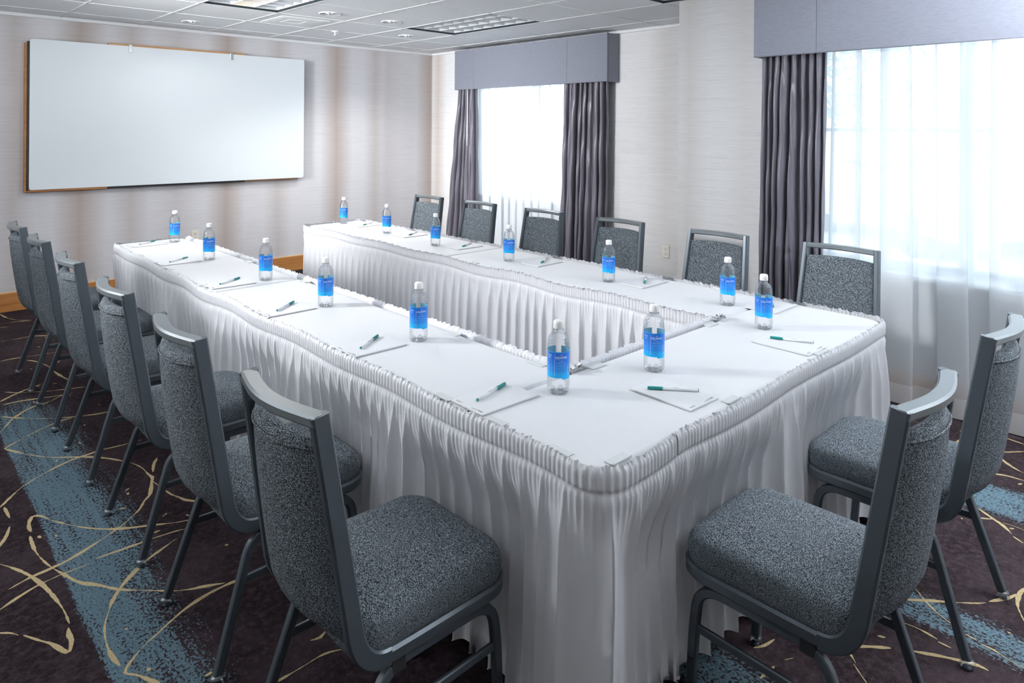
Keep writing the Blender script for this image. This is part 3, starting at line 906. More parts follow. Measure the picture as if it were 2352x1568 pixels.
def round_path(pts, rad, ds):
    # polyline with rounded corners, resampled evenly; returns points and outward (right-hand) normals
    P = [Vector((x, y, 0)) for x, y in pts]
    Q = [P[0]]
    for i in range(1, len(P)-1):
        a = (P[i-1]-P[i]).normalized(); c = (P[i+1]-P[i]).normalized()
        r = rad[i-1]
        if r < .002: Q.append(P[i]); continue
        s, e = P[i]+a*r, P[i]+c*r
        cen = P[i]+a*r+c*r
        for k in range(13):
            th = k/12*PI/2
            Q.append(cen-c*r*math.cos(th)-a*r*math.sin(th))
    Q.append(P[-1])
    L = [0]
    for i in range(1, len(Q)): L.append(L[-1]+(Q[i]-Q[i-1]).length)
    n = int(L[-1]/ds)+1
    out = []; j = 0
    for k in range(n+1):
        s = L[-1]*k/n
        while j < len(Q)-2 and L[j+1] < s: j += 1
        t_ = (s-L[j])/max(1e-9, L[j+1]-L[j])
        out.append((s, Q[j]+(Q[j+1]-Q[j])*t_))
    res = []
    for k in range(n+1):
        t_ = out[min(n, k+3)][1]-out[max(0, k-3)][1]; t_.normalize()
        res.append((out[k][0], out[k][1], Vector((t_.y, -t_.x, 0))))
    return res

def skirt(name, label, pts, rad, side, ds, seed, clips=.62, ph0=0.0, tuck=None, flare=.02, sagz=.011, lean=-.55, tall=1.0):
    # shirred header band with a small ruffle above it and gathered pleats below
    r = random.Random(seed)
    path = round_path(pts, rad, ds)
    Ltot = path[-1][0]
    # pleat phase with varying pleat width
    ph = []; a = r.uniform(0, 6); w = .06
    ph2 = []; a2 = 0; w2 = .019
    for k in range(len(path)):
        if k % max(1, int(.05/ds)) == 0: w += (r.uniform(.048, .105)-w)*.6; w2 += (r.uniform(.014, .024)-w2)*.6
        a += PI*ds/w; a2 += PI*ds/w2
        ph.append(a); ph2.append(a2)
    zz = [('ruf', .013), ('ruf', .007), ('hd', .0), ('hd', -.012), ('hd', -.024), ('hd', -.036), ('hd', -.043), ('bd', -.047), ('bd', -.055), ('bd', -.068), ('bd', -.09), ('bd', -.12), ('bd', -.16), ('bd', -.22), ('bd', -.30), ('bd', -.39), ('bd', -.48), ('bd', -.57), ('bd', -.65), ('bd', -1)]
    v = []
    for ri, (kind, dz) in enumerate(zz):
        for k, (s, p, nrm) in enumerate(path):
            sag = math.sin(PI*(s+ph0)/clips)**2
            sag *= .75+.25*math.sin(s*2.3+seed)
            zt = ZT+.004-sagz*sag
            out = .011+.010*sag
            if kind == 'ruf':
                wv = math.sin(s*520+1.7*math.sin(s*97+seed))+.6*math.sin(s*233+seed)
                o_ = out+.0030*wv*(dz/.010)+lean*dz; z = zt+dz*tall*(.8+.35*math.sin(s*143+seed*2)*math.sin(s*61))
            elif kind == 'hd':
                e = .0021*math.sin(ph2[k]*2.4+.5*math.sin(s*50))
                o_ = out+e+(.0015 if -.04 < dz < -.004 else .0005); z = zt+dz
            else:
                d = -dz if dz > -.9 else .72
                g = min(1, max(0, (d-.047)/.16)); g = g*g*(3-2*g)
                drift = .4*math.sin(s*3.1+seed)*g+.35*math.sin(d*6+s*5)
                fold = (1-abs(math.sin(ph[k]+drift*.5)))**2.1
                fine = (1-abs(math.sin(ph2[k]*1.25)))**1.3
                f0 = min(1, max(0, (d-.046)/.022))
                o_ = out*(1-.55*g)-.003*(1-f0)+fine*.006*f0*(1-g)**1.5+fold*(.003+.027*g)*f0+g*flare*(d/.72)
                z = zt-d
                if dz < -.9: z = .022+.012*math.sin(s*9+seed)+.006*math.sin(s*31)+.003*(1-fold)
                if tuck:
                    for s0, s1, amt, lift in tuck:
                        q = min(1, max(0, min(s-s0, s1-s)/.18)); q = q*q*(3-2*q)
                        e_ = min(1, max(0, (d-.08)/.18)); o_ -= q*amt*e_*e_*(3-2*e_)
                        if dz < -.9: z += q*lift
            v.append(p+nrm*(o_*side)+Vector((0, 0, z)))
    n = len(path)
    f = []
    for ri in range(len(zz)-1):
        for k in range(n-1): f.append((ri*n+k, ri*n+k+1, (ri+1)*n+k+1, (ri+1)*n+k))
    o = obj(name, v, f, M['skirt'], None, True)
    tag(o, label, 'table skirt', 'white pleated table skirts')
    return o

# outer skirt: far end of the left arm, down its outside, round the near corner, along the cross table
JX = 1.54
skirt('table_skirt', 'white pleated skirt along the outer left side and round the near corner of the tables',
      [(TX1, TY2), (TX0, TY2), (TX0, TY0), (JX+.03, TY0)], [.075, .08], 1, .0028, 3, .63, .12,
      tuck=[(.406+5.10-Y_-.34, .406+5.10-Y_+.34, .034 if Y_ > 1.6 else .05, .0 if Y_ > 1.6 else .06) for Y_ in (1.455, 2.135, 2.830, 3.566, 4.275, 4.945)]+[(4.50, 5.3, .056, .07)])
skirt('table_skirt', 'white pleated skirt on the front of the cross table and along the outer right side',
      [(JX-.03, TY0-.004), (TX3, TY0-.004), (TX3, TY2), (TX2, TY2)], [.08, .075], 1, .0035, 8, .80, .05,
      tuck=[(-.4, .64, .056, .07), (.64, 1.38, .050, .02)], sagz=.006)
skirt('table_skirt', 'white pleated skirt on the inner side of the right arm, facing into the U',
      [(TX2, TY2+.0), (TX2, TY1)], [], 1, .0035, 21, .66, .2, flare=.012, lean=.5, tall=1.1)
skirt('table_skirt', 'white pleated skirt on the inner edge of the cross table',
      [(TX2, TY1+.002), (TX1, TY1+.002)], [], 1, .004, 33, .45, .0, flare=.01, sagz=.006, lean=1.3, tall=.9)
skirt('table_skirt', 'white pleated skirt on the inner side of the left arm',
      [(TX1, TY1), (TX1, TY2)], [], 1, .004, 41, .66, .1, flare=.012, sagz=.008, lean=1.3, tall=.9)

# gathered ends of the skirt ruffle, tied up at the two inner corners
tie_skirt = [o for o in bpy.data.objects if o.get('label') == 'white pleated skirt on the inner edge of the cross table'][0]
for kx, ky in ((TX1+.03, TY1-.006), (TX2-.01, TY1-.004)):
    rk = random.Random(int(kx*100)); V = []; nu_, nv_ = 22, 7
    for j in range(nv_):
        for i in range(nu_):
            a = i/(nu_-1)*PI*1.25-.4; rr = .008+.022*j/(nv_-1)
            wv = .007*math.sin(i*2.1)*(j/(nv_-1))
            V.append((kx+rr*math.cos(a)*1.25+wv, ky+.012*math.sin(i*1.7+j)*(j/(nv_-1))+rk.uniform(-.002, .002), ZT+.004+rr*.62*abs(math.sin(a))+.004*math.sin(i*3.3)*(j > 3)))
    kn = obj('ruffle_knot', V, [(j*nu_+i, j*nu_+i+1, (j+1)*nu_+i+1, (j+1)*nu_+i) for j in range(nv_-1) for i in range(nu_-1)], M['cloth'], tie_skirt, True)
    kn.modifiers.new('thickness', 'SOLIDIFY').thickness = .0015

# clear plastic skirt clips on the table edges
def clip_(x, y, ax, where):
    root = empty('skirt_clip', (x, y, ZT), 0 if ax == 'x' else PI/2)
    tag(root, 'clear plastic skirt clip '+where, 'clip', 'clear clips holding the table skirts')
    b = MB(); b.bbox(-.034, .034, -.013, .013, 0.0005, .0035, .001); b.build('clip_plate', M['clip'], root)
    b = MB(); b.bbox(-.034, .034, -.0165, -.0130, .0005, .007, .001); b.build('clip_lip', M['clip'], root)
    return root
# (local -y of the clip points off the table edge)
def clip_edge(edge, s, where):
    if edge == 'left': c = clip_(TX0+.018, s, 'y', where); c.rotation_euler.z = -PI/2
    elif edge == 'leftin': c = clip_(TX1-.018, s, 'y', where); c.rotation_euler.z = PI/2
    elif edge == 'front': c = clip_(s, TY0+.018, 'x', where)
    elif edge == 'crossin': c = clip_(s, TY1-.018, 'x', where); c.rotation_euler.z = PI
    elif edge == 'rightin': c = clip_(TX2+.018, s, 'y', where); c.rotation_euler.z = -PI/2
    elif edge == 'rightout': c = clip_(TX3-.018, s, 'y', where); c.rotation_euler.z = PI/2
for a in (('left', 4.56, 'on the outer left edge, nearest the whiteboard'), ('left', 4.04, 'on the outer left edge, second from the whiteboard'), ('left', 3.47, 'on the outer left edge at the middle of the left arm'),
          ('left', 2.80, 'on the outer left edge, third notepad from near corner'), ('left', 1.585, 'on the outer left edge just before the nearest notepad'), ('left', 1.36, 'on the outer left edge under the corner notepad'), ('left', 1.13, 'on the outer left edge next to the rounded near corner'),
          ('front', 1.31, 'on the front edge at the rounded near corner'), ('front', 1.84, 'on the front edge beside the nearer cross table notepad'), ('front', 2.46, 'on the front edge beside the farther cross table notepad'),
          ('leftin', 3.25, 'on the inner left edge opposite the middle seam'), ('leftin', 3.94, 'on the inner left edge towards the whiteboard'), ('leftin', 2.05, 'on the inner left edge above the empty middle of the U'), ('leftin', 1.60, 'on the inner left edge at the corner behind the nearest bottle'),
          ('crossin', 1.77, 'on the inner cross table edge next to the knotted corner'), ('crossin', 2.49, 'on the inner cross table edge at the right arm'),
          ('rightin', 3.05, 'on the inner right edge at the skirt seam'), ('rightin', 4.3, 'on the inner right edge towards the back wall'),
          ('rightout', 2.45, 'on the outer right edge in front of the fourth chair'), ('rightout', 1.75, 'on the outer right edge in front of the fifth chair')):
    clip_edge(*a)

# ------------------------------------------------------------------ banquet chair (front is +y, sitter's left is -x)
def upright_x(z): return .173+.022*(.94-z)/.48
def upright_y(z): return -.032+.152*(.94-z)

def make_chair():
    root = empty('banquet_chair')
    # seat rail: tube running forward from both back curves and round the front
    path = []
    rx, yf, rc, zr = .198, .490, .078, .388
    left = [(-rx+.001, .125, zr), (-rx, .2, zr), (-rx, .3, zr)]
    arc = [(-rx+rc-rc*math.cos(a), yf-rc+rc*math.sin(a), zr) for a in [i*PI/2/9 for i in range(10)]]
    path = left+arc
    path = path+[(-x, y, z) for x, y, z in reversed(path)]
    b = MB(); b.sweep(path, .034, .021, (0, 0, 1), .3); autosmooth(b.build('seat_rail', M['frame'], root))
    for s in (-1, 1):
        zb = .468
        p = [(s*upright_x(z), upright_y(z), z) for z in (.943, .8, .65, .55, zb)]
        p1 = (s*upright_x(zb), upright_y(zb), zb)
        p += [tuple(q) for q in quad_path(p1, (s*.196, upright_y(zb)+.018, zr), (s*.196, .125, zr), 9)[1:]]
        b = MB(); b.sweep(p, .0235, .041, (1, 0, 0), .2); autosmooth(b.build('upright', M['frame'], root))
    # curved top rail
    n = 16; p = []
    for i in range(n+1):
        x = -.179+.358*i/n
        p.append((x, upright_y(.93)-.030*(1-(x/.1795)**2)**1.4, .9315))
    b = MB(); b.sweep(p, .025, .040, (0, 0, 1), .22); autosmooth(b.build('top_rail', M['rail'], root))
    # seat pad
    def ring(hx, y0, y1, rf, rr, z, n=9):
        pts = []
        for (cx_, cy_, r, a0) in ((hx-rf, y1-rf, rf, 0), (-hx+rf, y1-rf, rf, PI/2), (-hx+rr, y0+rr, rr, PI), (hx-rr, y0+rr, rr, 1.5*PI)):
            for i in range(n): a = a0+i*PI/2/(n-1); pts.append((cx_+r*math.cos(a), cy_+r*math.sin(a), z))
        return pts
    b = MB()
    R = [(.010, .394), (.002, .398), (-.001, .412), (-.003, .43), (-.002, .448), (.0005, .461), (.004, .469), (.010, .4755), (.022, .481), (.05, .486), (.09, .490), (.14, .492)]
    V = []; N_ = 36
    for i, z in R:
        rf = max(.012, .078-i*.45); rr = max(.012, .06-i*.4)
        V += [(x, y, z-.010*max(0, (y-.34)/.15)**2*(z > .44)) for x, y, z in ring(.199-i, .048+i, .492-i, rf, rr, z)]
    nr = len(ring(.19, .05, .48, .09, .06, 0))
    Fc = []
    for k in range(len(R)-1):
        for i in range(nr): Fc.append((k*nr+i, k*nr+(i+1) % nr, (k+1)*nr+(i+1) % nr, (k+1)*nr+i))
    Fc.append(tuple(range(nr-1, -1, -1))); Fc.append(tuple(range((len(R)-1)*nr, len(R)*nr)))
    b.add(V, Fc); b.build('seat', M['fabric'], root, True)
    b = MB(); b.bbox(-.17, .17, .10, .45, .376, .393, .004); b.build('seat_board', M['dark_board'], root)
    # back pad: bowed panel between the uprights, running down and forward under the seat
    prof = [(.886, .012), (.882, .022), (.872, .030), (.855, .036), (.80, .042), (.72, .046), (.64, .048), (.56, .048), (.50, .045), (.46, .040)]
    rows = []
    for z, th in prof: rows.append((upright_y(z), z, th, 0, -1))
    # lower curve (y, z, thickness, normal)
    for i in range(1, 7):
        a = i/6*PI*.40
        rows.append((upright_y(.46)+.012+.075*(1-math.cos(a))*1.3, .46-.085*math.sin(a), .040-.003*i, 0, 0))
    nx = 18; V = []; W = []
    for k, (yc, z, th, _, _) in enumerate(rows):
        hw = upright_x(max(.46, z))-.0115
        bow = .030 if z > .5 else .030*max(.15, (z-.36)/.14)
        for side in (1, -1):
            for i in range(nx+1):
                u = -1+2*i/nx
                cr = (1-abs(u)**3.2)
                y = yc-bow*(1-u*u)+.010
                if side == 1: y += th*.22*cr
                else: y -= th*.78*cr+.002
                V.append((hw*u, y, z-(.004*u*u if k < 3 else 0)))
    m_ = 2*(nx+1); Fc = []
    for k in range(len(rows)-1):
        for i in range(nx):
            a = k*m_+i; Fc.append((a, a+m_, a+m_+1, a+1))
            a = k*m_+nx+1+i; Fc.append((a, a+1, a+m_+1, a+m_))
        a = k*m_; Fc.append((a, a+nx+1, a+m_+nx+1, a+m_))
        a = k*m_+nx; Fc.append((a, a+m_, a+m_+nx+1, a+nx+1))
    for i in range(nx):
        Fc.append((i, i+1, nx+1+i+1, nx+1+i)); a = (len(rows)-1)*m_; Fc.append((a+i, a+nx+1+i, a+nx+1+i+1, a+i+1))
    b = MB(); b.add(V, Fc); bp = b.build('backrest', M['fabric'], root, True)
    # piping seam across the top of the back
    V = []
    p = []
    for i in range(13):
        u = -.93+1.86*i/12; z = .862
        p.append(((upright_x(z)-.012)*u, upright_y(z)-.030*(1-u*u)+.010-.036*.80*(1-abs(u)**3.2)-.002, z))
    b = MB(); b.tube(p, .0032, 6); b.build('seam_piping', M['fabric'], bp, True)
    # legs: each side is one bent tube, front and rear leg meeting under the seat
    for s in (-1, 1):
        p = [(s*.215, .008, .022)]+[(s*(.215-.025*t_), .008+.092*t_, .022+.288*t_) for t_ in (.5, 1.0)]
        q = quad_path(p[-1], (s*.187, .122, .357), (s*.186, .185, .358), 8)
        p = p+[tuple(v) for v in q[1:]]+[(s*.186, .26, .358)]
        b = MB(); b.sweep(p, .021, .025, (1, 0, 0), .16); lg = autosmooth(b.build('leg', M['frame'], root))
        b = MB(); b.lathe([(.0, .016), (.003, .019), (.020, .0195), (.026, .015)], 14, (s*.215, .006, .0005)); b.build('foot_glide', M['glide'], lg, True)
        b = MB(); b.lathe([(.0, .012), (.004, .012)], 12, (s*.215, .006, .0003)); b.build('foot_pad', M['rubber'], lg, True)
        p = [(s*.182, .464, .022), (s*.184, .456, .12), (s*.186, .447, .245), (s*.186, .442, .288)]
        q = quad_path(p[-1], (s*.186, .436, .358), (s*.186, .365, .358), 8)
        p = p+[tuple(v) for v in q[1:]]+[(s*.186, .26, .358)]
        b = MB(); b.sweep(p, .021, .025, (1, 0, 0), .16); lg = autosmooth(b.build('leg', M['frame'], root))
        b = MB(); b.lathe([(.0, .016), (.003, .019), (.020, .0195), (.026, .015)], 14, (s*.182, .465, .0005)); b.build('foot_glide', M['glide'], lg, True)
        b = MB(); b.lathe([(.0, .012), (.004, .012)], 12, (s*.182, .465, .0003)); b.build('foot_pad', M['rubber'], lg, True)
        b = MB(); b.tube([(s*.1885, .4515, .165), (s*.200, .451, .165)], .008, 10); b.build('stack_bumper', M['rubber'], lg, True)
        b = MB(); b.sweep([(s*.1955, .082, .243), (s*.187, .447, .243)], .012, .022, (1, 0, 0), .25); b.build('stretcher', M['frame'], root)
        b = MB(); b.bbox(s*.186-.012, s*.186+.012, .13, .17, .335, .374, .003); b.build('stack_bracket', M['dark_board'], root)
    return root

chair = make_chair()
LY = [1.455, 2.135, 2.830, 3.566, 4.275, 4.945]
left_lab = ['grey upholstered chair at the left arm nearest the camera, beside the near table corner',
            'second chair from the camera in the left row of grey chairs',
            'third chair from the camera in the left row of grey chairs',
            'fourth chair from the camera in the left row of grey chairs',
            'fifth chair in the left row, second from the whiteboard wall',
            'last chair of the left row, nearest the whiteboard wall']
right = [(4.785, 3.60, 'chair at the right arm in the room corner, farthest from the camera'),
         (4.135, 3.615, 'chair in front of the left drape of the far window'),
         (3.430, 3.615, 'chair in front of the sheer curtain of the far window'),
         (2.745, 3.61, 'chair in front of the right drape of the far window'),
         (2.040, 3.60, 'chair against the bare wall to the right of the outlet'),
         (1.380, 3.645, 'chair in front of the near right drape, at the right arm by the cross table')]
front = [(1.766, .516, 'grey chair at the front of the cross table, nearest the near corner'),
         (2.515, .516, 'grey chair at the front of the cross table, cut by the right frame edge')]
first = True
def put_chair(x, y, rz, label, group):
    global first
    o = chair if first else copy_tree(chair)
    first = False
    o.location = (x, y, 0); o.rotation_euler = (0, 0, rz)
    tag(o, label, 'chair', group)
for y, l in zip(LY, left_lab): put_chair(.714, y, -PI/2, l, 'grey banquet chairs along the left arm')
for y, x, l in right: put_chair(x-.065, y, PI/2, l, 'grey banquet chairs along the right arm')
for (x, y, l) in front: put_chair(x, y, 0, l, 'grey banquet chairs at the cross table')

# ------------------------------------------------------------------ bottles
def text_mesh(body, size, name):
    cu = bpy.data.curves.new(name, 'FONT'); cu.body = body; cu.size = size; cu.align_x = 'CENTER'; cu.resolution_u = 3
    o = bpy.data.objects.new(name, cu); COL.objects.link(o)
    dg = bpy.context.evaluated_depsgraph_get(); dg.update()
    me = o.evaluated_get(dg).to_mesh()
    v = [tuple(q.co) for q in me.vertices]; f = [tuple(p.vertices) for p in me.polygons]
    o.evaluated_get(dg).to_mesh_clear()
    bpy.data.objects.remove(o); bpy.data.curves.remove(cu)
    return v, f
def wrap(v, r, z0, a0=0.0, sx=1.0):
    out = []
    for x, y, _ in v:
        a = a0+x*sx/r
        out.append((r*math.sin(a), -r*math.cos(a), z0+y))   # label front faces -y
    return out

def make_bottle():
    root = empty('water_bottle')
    b = MB()
    prof = [(.003, .006), (.0015, .018), (.0004, .023), (.0015, .0275), (.006, .0315), (.013, .0328), (.03, .0334), (.038, .0328), (.045, .0332), (.048, .0331), (.129, .0331),
            (.132, .0337), (.136, .0336), (.139, .0322), (.142, .0330), (.146, .0328), (.149, .0312), (.152, .0318), (.156, .0314), (.159, .0296), (.162, .0299), (.166, .0288), (.170, .0262), (.175, .0222), (.180, .0172), (.185, .0140), (.188, .0134), (.1895, .0134)]
    b.lathe(prof, 32, cap=True); b.build('bottle_body', M['bottle'], root, True)
    # petaloid foot: five lobes
    b = MB()
    for k in range(5):
        a = 2*PI*k/5
        b.lathe([(.0006, .004), (.002, .0075), (.006, .0085), (.011, .006), (.014, .002)], 10, (.0195*math.cos(a), .0195*math.sin(a), 0))
    b.build('foot_lobes', M['bottle'], root, True)
    b = MB(); b.lathe([(.186, .0165), (.1885, .0165)], 24); b.build('neck_ring', M['bottle'], root, True)
    b = MB()
    prof = [(.190, .0150), (.1915, .0156), (.205, .0155), (.2105, .0150), (.2130, .0128), (.2135, .008)]
    n = 48; V = []; Fc = []
    for z, r in prof:
        for k in range(n): a = 2*PI*k/n; rr = r+(.0003 if (k % 2 and .191 < z < .206) else 0); V.append((rr*math.cos(a), rr*math.sin(a), z))
    for i in range(len(prof)-1):
        for k in range(n): Fc.append((i*n+k, i*n+(k+1) % n, (i+1)*n+(k+1) % n, (i+1)*n+k))
    Fc.append(tuple(range((len(prof)-1)*n, len(prof)*n))); Fc.append(tuple(range(n-1, -1, -1)))
    b.add(V, Fc); b.build('cap', M['cap'], root, True)
    # wrap-around label with a stepped lower corner
    n = 60; r = .03355; V = []; Fc = []
    A0, A1 = -2.9, 2.9
    for k in range(n+1):
        a = A0+(A1-A0)*k/n
        zb = .0475 if .38 < a < 1.25 else .0515
        for z in (zb, .0897, .128): V.append((r*math.sin(a), -r*math.cos(a), z))
    for k in range(n):
        for j in range(2): Fc.append((k*3+j, (k+1)*3+j, (k+1)*3+j+1, k*3+j+1))
    lb = obj('label', V, Fc, M['label'], root, True); lb['label'] = 'blue printed label'
    V = [(x*.976, y*.976, z) for x, y, z in V]; obj('label_back', V, [tuple(reversed(q)) for q in Fc], M['label_back'], lb, True)
    rr = .03372
    b = MB(); v, f = text_mesh('AQUAFINA', .0104, 't'); b.add(wrap(v, rr, .1085, .28, .72), f)
    b.build('brand_lettering', M['label_print'], lb)
    b = MB()
    v = [(-.0032, 0, 0), (.0, .0026, 0), (.0032, 0, 0), (.001, .0008, 0)]; b.add(wrap(v, rr, .1185, .28), [(0, 3, 1), (3, 2, 1)])
    b.build('mountain_mark', M['label_print'], lb)
    b = MB()
    for s_, z_, sz in (('PURIFIED', .1005, .0040), ('DRINKING WATER', .0945, .0040), ('PURE WATER PERFECT TASTE', .0875, .0026)):
        v, f = text_mesh(s_, sz, 't'); b.add(wrap(v, rr, z_, .25, .8), f)
    b.build('small_lettering', M['label_print_pale'], lb)
    b = MB()
    def strip(a, w, z0, z1): b.add(wrap([(-w/2, 0, 0), (w/2, 0, 0), (w/2, z1-z0, 0), (-w/2, z1-z0, 0)], rr, z0, a), [(0, 1, 2, 3)])
    strip(-.33, .0006, .058, .121)
    v, f = text_mesh('Nutrition\nFacts', .0066, 't'); b.add(wrap(v, rr, .1150, -.86, .72), f)
    for i, z_ in enumerate((.104, .1005, .0955, .092, .0875, .083, .0795, .075, .0705, .066)):
        strip(-.86+(.05 if i % 3 else 0), .015-.002*(i % 3), z_, z_+(.0014 if i % 2 else .0009))
    b.build('nutrition_panel', M['label_print'], lb)
    b = MB(); strip(1.12, .0095, .062, .088); b.build('barcode_panel', M['label_print'], lb)
    b = MB(); rr = .03382
    for i in range(9): strip(1.12, .008, .0635+i*.0027, .0635+i*.0027+(.0015 if i % 3 else .0008))
    b.build('barcode', M['slot'], lb)
    return root
bottle = make_bottle()
BOT = [
    (1.555, 4.948, -0.205, 'water bottle at the far end of the left table, nearest the whiteboard', 'water bottles on the left table'),
    (1.499, 4.161, -0.396, 'second water bottle from the whiteboard on the left table', 'water bottles on the left table'),
    (1.516, 3.422, -0.367, 'third water bottle from the whiteboard on the left table', 'water bottles on the left table'),
    (1.489, 2.748, -0.497, 'third water bottle from the near corner on the left table', 'water bottles on the left table'),
    (1.503, 2.077, -0.576, 'second water bottle from the near corner on the left table', 'water bottles on the left table'),
    (1.515, 1.388, -0.829, 'water bottle at the near left corner of the tables, closest to the camera', 'water bottles on the left table'),
    (1.883, 1.304, -0.985, 'water bottle in the middle of the cross table', 'water bottles on the cross table'),
    (2.601, 1.286, -1.062, 'water bottle at the right end of the cross table, in front of a notepad', 'water bottles on the cross table'),
    (2.83, 1.569, -0.965, 'water bottle on the right table nearest the cross table', 'water bottles on the right table'),
    (2.802, 2.222, -1.0, 'second water bottle from the cross table on the right table', 'water bottles on the right table'),
    (2.796, 2.964, -0.676, 'third water bottle from the cross table on the right table', 'water bottles on the right table'),
    (2.797, 3.681, -0.65, 'third water bottle from the back wall on the right table', 'water bottles on the right table'),
    (2.856, 4.357, -0.53, 'second water bottle from the back wall on the right table', 'water bottles on the right table'),
    (2.874, 5.017, -0.52, 'water bottle at the far end of the right table, by the back wall', 'water bottles on the right table')]
first_b = True
for x, y, rz, lab, grp in BOT:
    o = bottle if first_b else copy_tree(bottle)
    first_b = False
    o.location = (x, y, ZT+.0005); o.rotation_euler = (0, 0, rz)
    tag(o, lab, 'bottle', grp)

# ------------------------------------------------------------------ notepads and pens
PADS = [
    (1.3385, 1.474, -0.02, 'white notepad on the left table, nearest the near corner', 'notepads on the left table', 1.352, 1.503, 0.27, 'white pen with teal cap on the left table notepad, nearest the near corner', 'pens on the left table'),
    (1.3285, 2.124, -0.008, 'white notepad on the left table, second from the near corner', 'notepads on the left table', 1.342, 2.153, 0.6, 'white pen with teal cap on the left table notepad, second from the near corner', 'pens on the left table'),
    (1.3285, 2.797, 0.004, 'white notepad on the left table, third from the near corner', 'notepads on the left table', 1.342, 2.826, 0.65, 'white pen with teal cap on the left table notepad, third from the near corner', 'pens on the left table'),
    (1.3415, 3.444, -0.02, 'white notepad on the left table, third from the whiteboard', 'notepads on the left table', 1.355, 3.473, 0.55, 'white pen with teal cap on the left table notepad, third from the whiteboard', 'pens on the left table'),
    (1.3385, 4.197, -0.008, 'white notepad on the left table, second from the whiteboard', 'notepads on the left table', 1.352, 4.226, 0.6, 'white pen with teal cap on the left table notepad, second from the whiteboard', 'pens on the left table'),
    (1.3825, 4.949, 0.004, 'white notepad on the left table, nearest the whiteboard', 'notepads on the left table', 1.396, 4.978, 0.65, 'white pen with teal cap on the left table notepad, nearest the whiteboard', 'pens on the left table'),
    (1.75, 1.143, 1.541, 'white notepad on the cross table, nearer the camera', 'notepads on the cross table', 1.762, 1.153, 2.261, 'white pen with teal cap on the cross table notepad, nearer the camera', 'pens on the cross table'),
    (2.462, 1.122, 1.541, 'white notepad on the cross table, at the right end', 'notepads on the cross table', 2.5, 1.128, 1.974, 'white pen with teal cap on the cross table notepad, at the right end', 'pens on the cross table'),
    (2.9415, 1.419, 3.142, 'white notepad on the right table, nearest the cross table', 'notepads on the right table', 2.973, 1.43, 3.632, 'white pen with teal cap on the right table notepad, nearest the cross table', 'pens on the right table'),
    (2.9035, 2.077, 3.152, 'white notepad on the right table, second from the cross table', 'notepads on the right table', 2.935, 2.088, 3.712, 'white pen with teal cap on the right table notepad, second from the cross table', 'pens on the right table'),
    (2.8965, 2.789, 3.162, 'white notepad on the right table, third from the cross table', 'notepads on the right table', 2.928, 2.8, 3.672, 'white pen with teal cap on the right table notepad, third from the cross table', 'pens on the right table'),
    (2.9035, 3.509, 3.142, 'white notepad on the right table, third from the back wall', 'notepads on the right table', 2.935, 3.52, 3.632, 'white pen with teal cap on the right table notepad, third from the back wall', 'pens on the right table'),
    (2.9185, 4.141, 3.152, 'white notepad on the right table, second from the back wall', 'notepads on the right table', 2.95, 4.152, 3.712, 'white pen with teal cap on the right table notepad, second from the back wall', 'pens on the right table'),
    (2.9415, 4.797, 3.162, 'white notepad on the right table, nearest the back wall', 'notepads on the right table', 2.973, 4.808, 3.672, 'white pen with teal cap on the right table notepad, nearest the back wall', 'pens on the right table')]
def make_pad():
    root = empty('notepad')     # origin at centre, long axis x, printed foot at -x
    b = MB(); b.box(-.1065, .1065, -.069, .069, 0, .0012); b.build('backing_board', M['paper_edge'], root)
    b = MB(); b.bbox(-.1065, .1065, -.069, .069, .0012, .0052, .0004); b.build('paper_sheets', M['paper'], root)
    b = MB()
    for (x0, y0, w, h) in ((-.099, -.058, .006, .018), (-.099, -.036, .003, .022), (-.094, -.058, .0015, .030), (-.099, .036, .0025, .022), (-.095, .030, .002, .028)):
        b.add([(x0, y0, .00535), (x0+w, y0, .00535), (x0+w, y0+h, .00535), (x0, y0+h, .00535)], [(0, 1, 2, 3)])
    b.build('printed_footer', M['ink'], root)
    return root
def make_pen():
    root = empty('ballpoint_pen')     # along x, cap towards +x, lying on its side
    z = .0052
    b = MB(); b.tube([(-.074, 0, z), (.036, 0, z)], .0042, 14); b.build('barrel', M['pen_white'], root, True)
    b = MB(); b.tube([(-.0755, 0, z), (-.0738, 0, z)], .0044, 14); b.build('end_plug', M['pen_teal'], root, True)
    b = MB(); b.tube([(.030, 0, z), (.034, 0, z), (.070, 0, z), (.074, 0, z)], .0052, 14, r_end=.0044); c = b.build('cap', M['pen_teal'], root, True)
    b = MB(); b.bbox(.024, .066, -.0072, -.0048, z-.0016, z+.0016, .0006); b.build('pocket_clip', M['pen_teal'], c)
    b = MB(); b.bbox(-.018, -.002, -.001, .001, z+.0041, z+.0044, .0001); b.build('barrel_print', M['ink'], root)
    return root
pad, pen = make_pad(), make_pen()
fp = True
for (px, py, prz, plab, pgrp, qx, qy, qrz, qlab, qgrp) in PADS:
    o = pad if fp else copy_tree(pad); q = pen if fp else copy_tree(pen)
    fp = False
    o.location = (px, py, ZT+.0008); o.rotation_euler = (0, 0, prz); tag(o, plab, 'notepad', pgrp)
    q.location = (qx, qy, ZT+.0063); q.rotation_euler = (0, 0, qrz); tag(q, qlab, 'pen', qgrp)

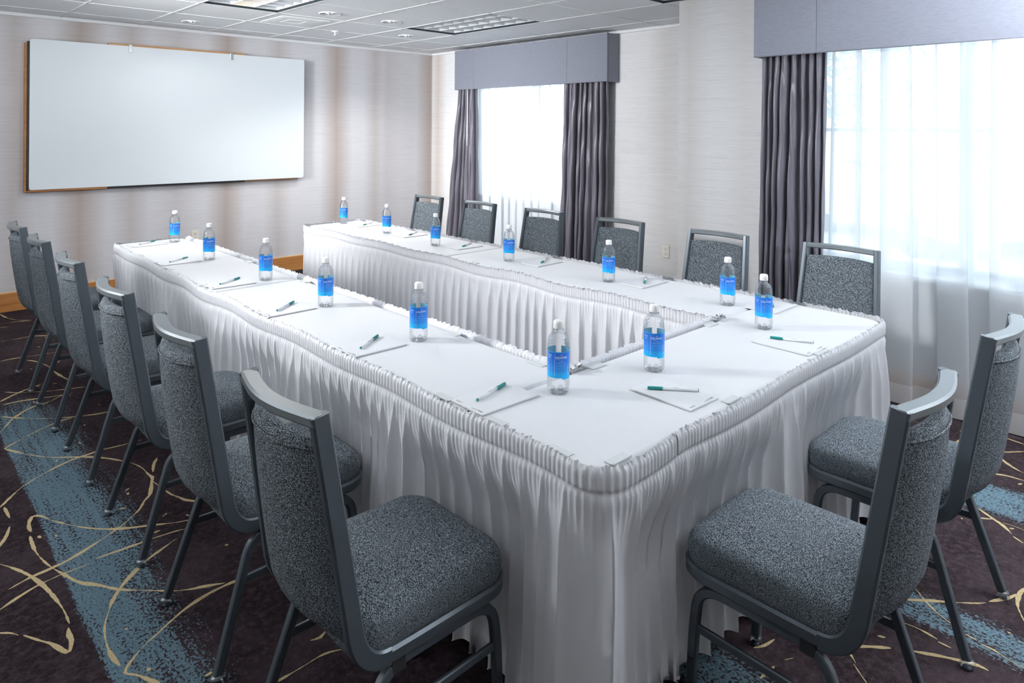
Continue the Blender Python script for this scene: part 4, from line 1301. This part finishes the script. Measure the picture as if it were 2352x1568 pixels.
# ------------------------------------------------------------------ outdoors, faint through the sheers
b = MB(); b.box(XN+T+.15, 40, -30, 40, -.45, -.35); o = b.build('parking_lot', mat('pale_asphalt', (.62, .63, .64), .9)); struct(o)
b = MB(); b.box(5.8, 9.0, -8, YS-.2, -.35, -.27); o = b.build('lawn_strip', mat('dry_lawn', (.60, .60, .50), .95)); struct(o)
def tree(label, x, y, h, r, seed):
    root = empty('tree', (x, y, -.35)); tag(root, label, 'tree', 'trees outside the right window')
    rr = random.Random(seed)
    b = MB(); b.tube([(0, 0, 0), (.05, .02, h*.3), (.0, .0, h*.6)], .13, 8, r_end=.06); b.build('trunk', mat('bark', (.3, .26, .24), .9), root, True)
    b = MB()
    for k in range(900):
        th, u = rr.uniform(0, 2*PI), rr.uniform(-.75, 1); q = math.sqrt(1-u*u); R_ = r*rr.uniform(.6, 1)
        c = Vector((R_*q*math.cos(th), R_*q*math.sin(th), h*.68+R_*u*.9)); s = rr.uniform(.07, .17)
        a1 = Vector((rr.uniform(-1, 1), rr.uniform(-1, 1), rr.uniform(-1, 1))).normalized(); a2 = a1.orthogonal().normalized()
        b.add([c+a1*s, c+a2*s*.6, c-a1*s, c-a2*s*.6, c+a1.cross(a2)*s*.5], [(0, 1, 4), (1, 2, 4), (2, 3, 4), (3, 0, 4), (0, 3, 2, 1)])
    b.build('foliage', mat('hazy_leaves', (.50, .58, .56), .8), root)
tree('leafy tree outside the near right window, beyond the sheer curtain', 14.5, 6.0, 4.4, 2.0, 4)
def car(label, x, y, rz, col):
    root = empty('parked_car', (x, y, -.35), rz); tag(root, label, 'car', 'cars parked outside the right window')
    side = [(-2.2, .35), (-2.2, .75), (-1.5, .92), (-.8, 1.42), (.75, 1.45), (1.5, .98), (2.15, .85), (2.25, .35)]
    n = len(side); V = [(x_, -.85*(1 if z_ < 1 else .82), z_) for x_, z_ in side]+[(x_, .85*(1 if z_ < 1 else .82), z_) for x_, z_ in side]
    b = MB(); b.add(V, [tuple(range(n)), tuple(range(2*n-1, n-1, -1))]+[(i, n+i, n+(i+1) % n, (i+1) % n) for i in range(n)]); b.build('body', mat('car_paint', col, .3), root)
    dk = mat('car_dark', (.2, .23, .26), .3)
    for s in (-1, 1):
        b = MB(); b.add([(-1.3, s*.80, .98), (-.75, s*.73, 1.36), (.7, s*.73, 1.38), (1.25, s*.80, 1.0)], [(0, 1, 2, 3)]); b.build('side_window', dk, root)
        for wx in (-1.35, 1.35):
            b = MB(); b.tube([(wx, s*.70, .32), (wx, s*.88, .32)], .32, 18); b.build('wheel', dk, root, True)
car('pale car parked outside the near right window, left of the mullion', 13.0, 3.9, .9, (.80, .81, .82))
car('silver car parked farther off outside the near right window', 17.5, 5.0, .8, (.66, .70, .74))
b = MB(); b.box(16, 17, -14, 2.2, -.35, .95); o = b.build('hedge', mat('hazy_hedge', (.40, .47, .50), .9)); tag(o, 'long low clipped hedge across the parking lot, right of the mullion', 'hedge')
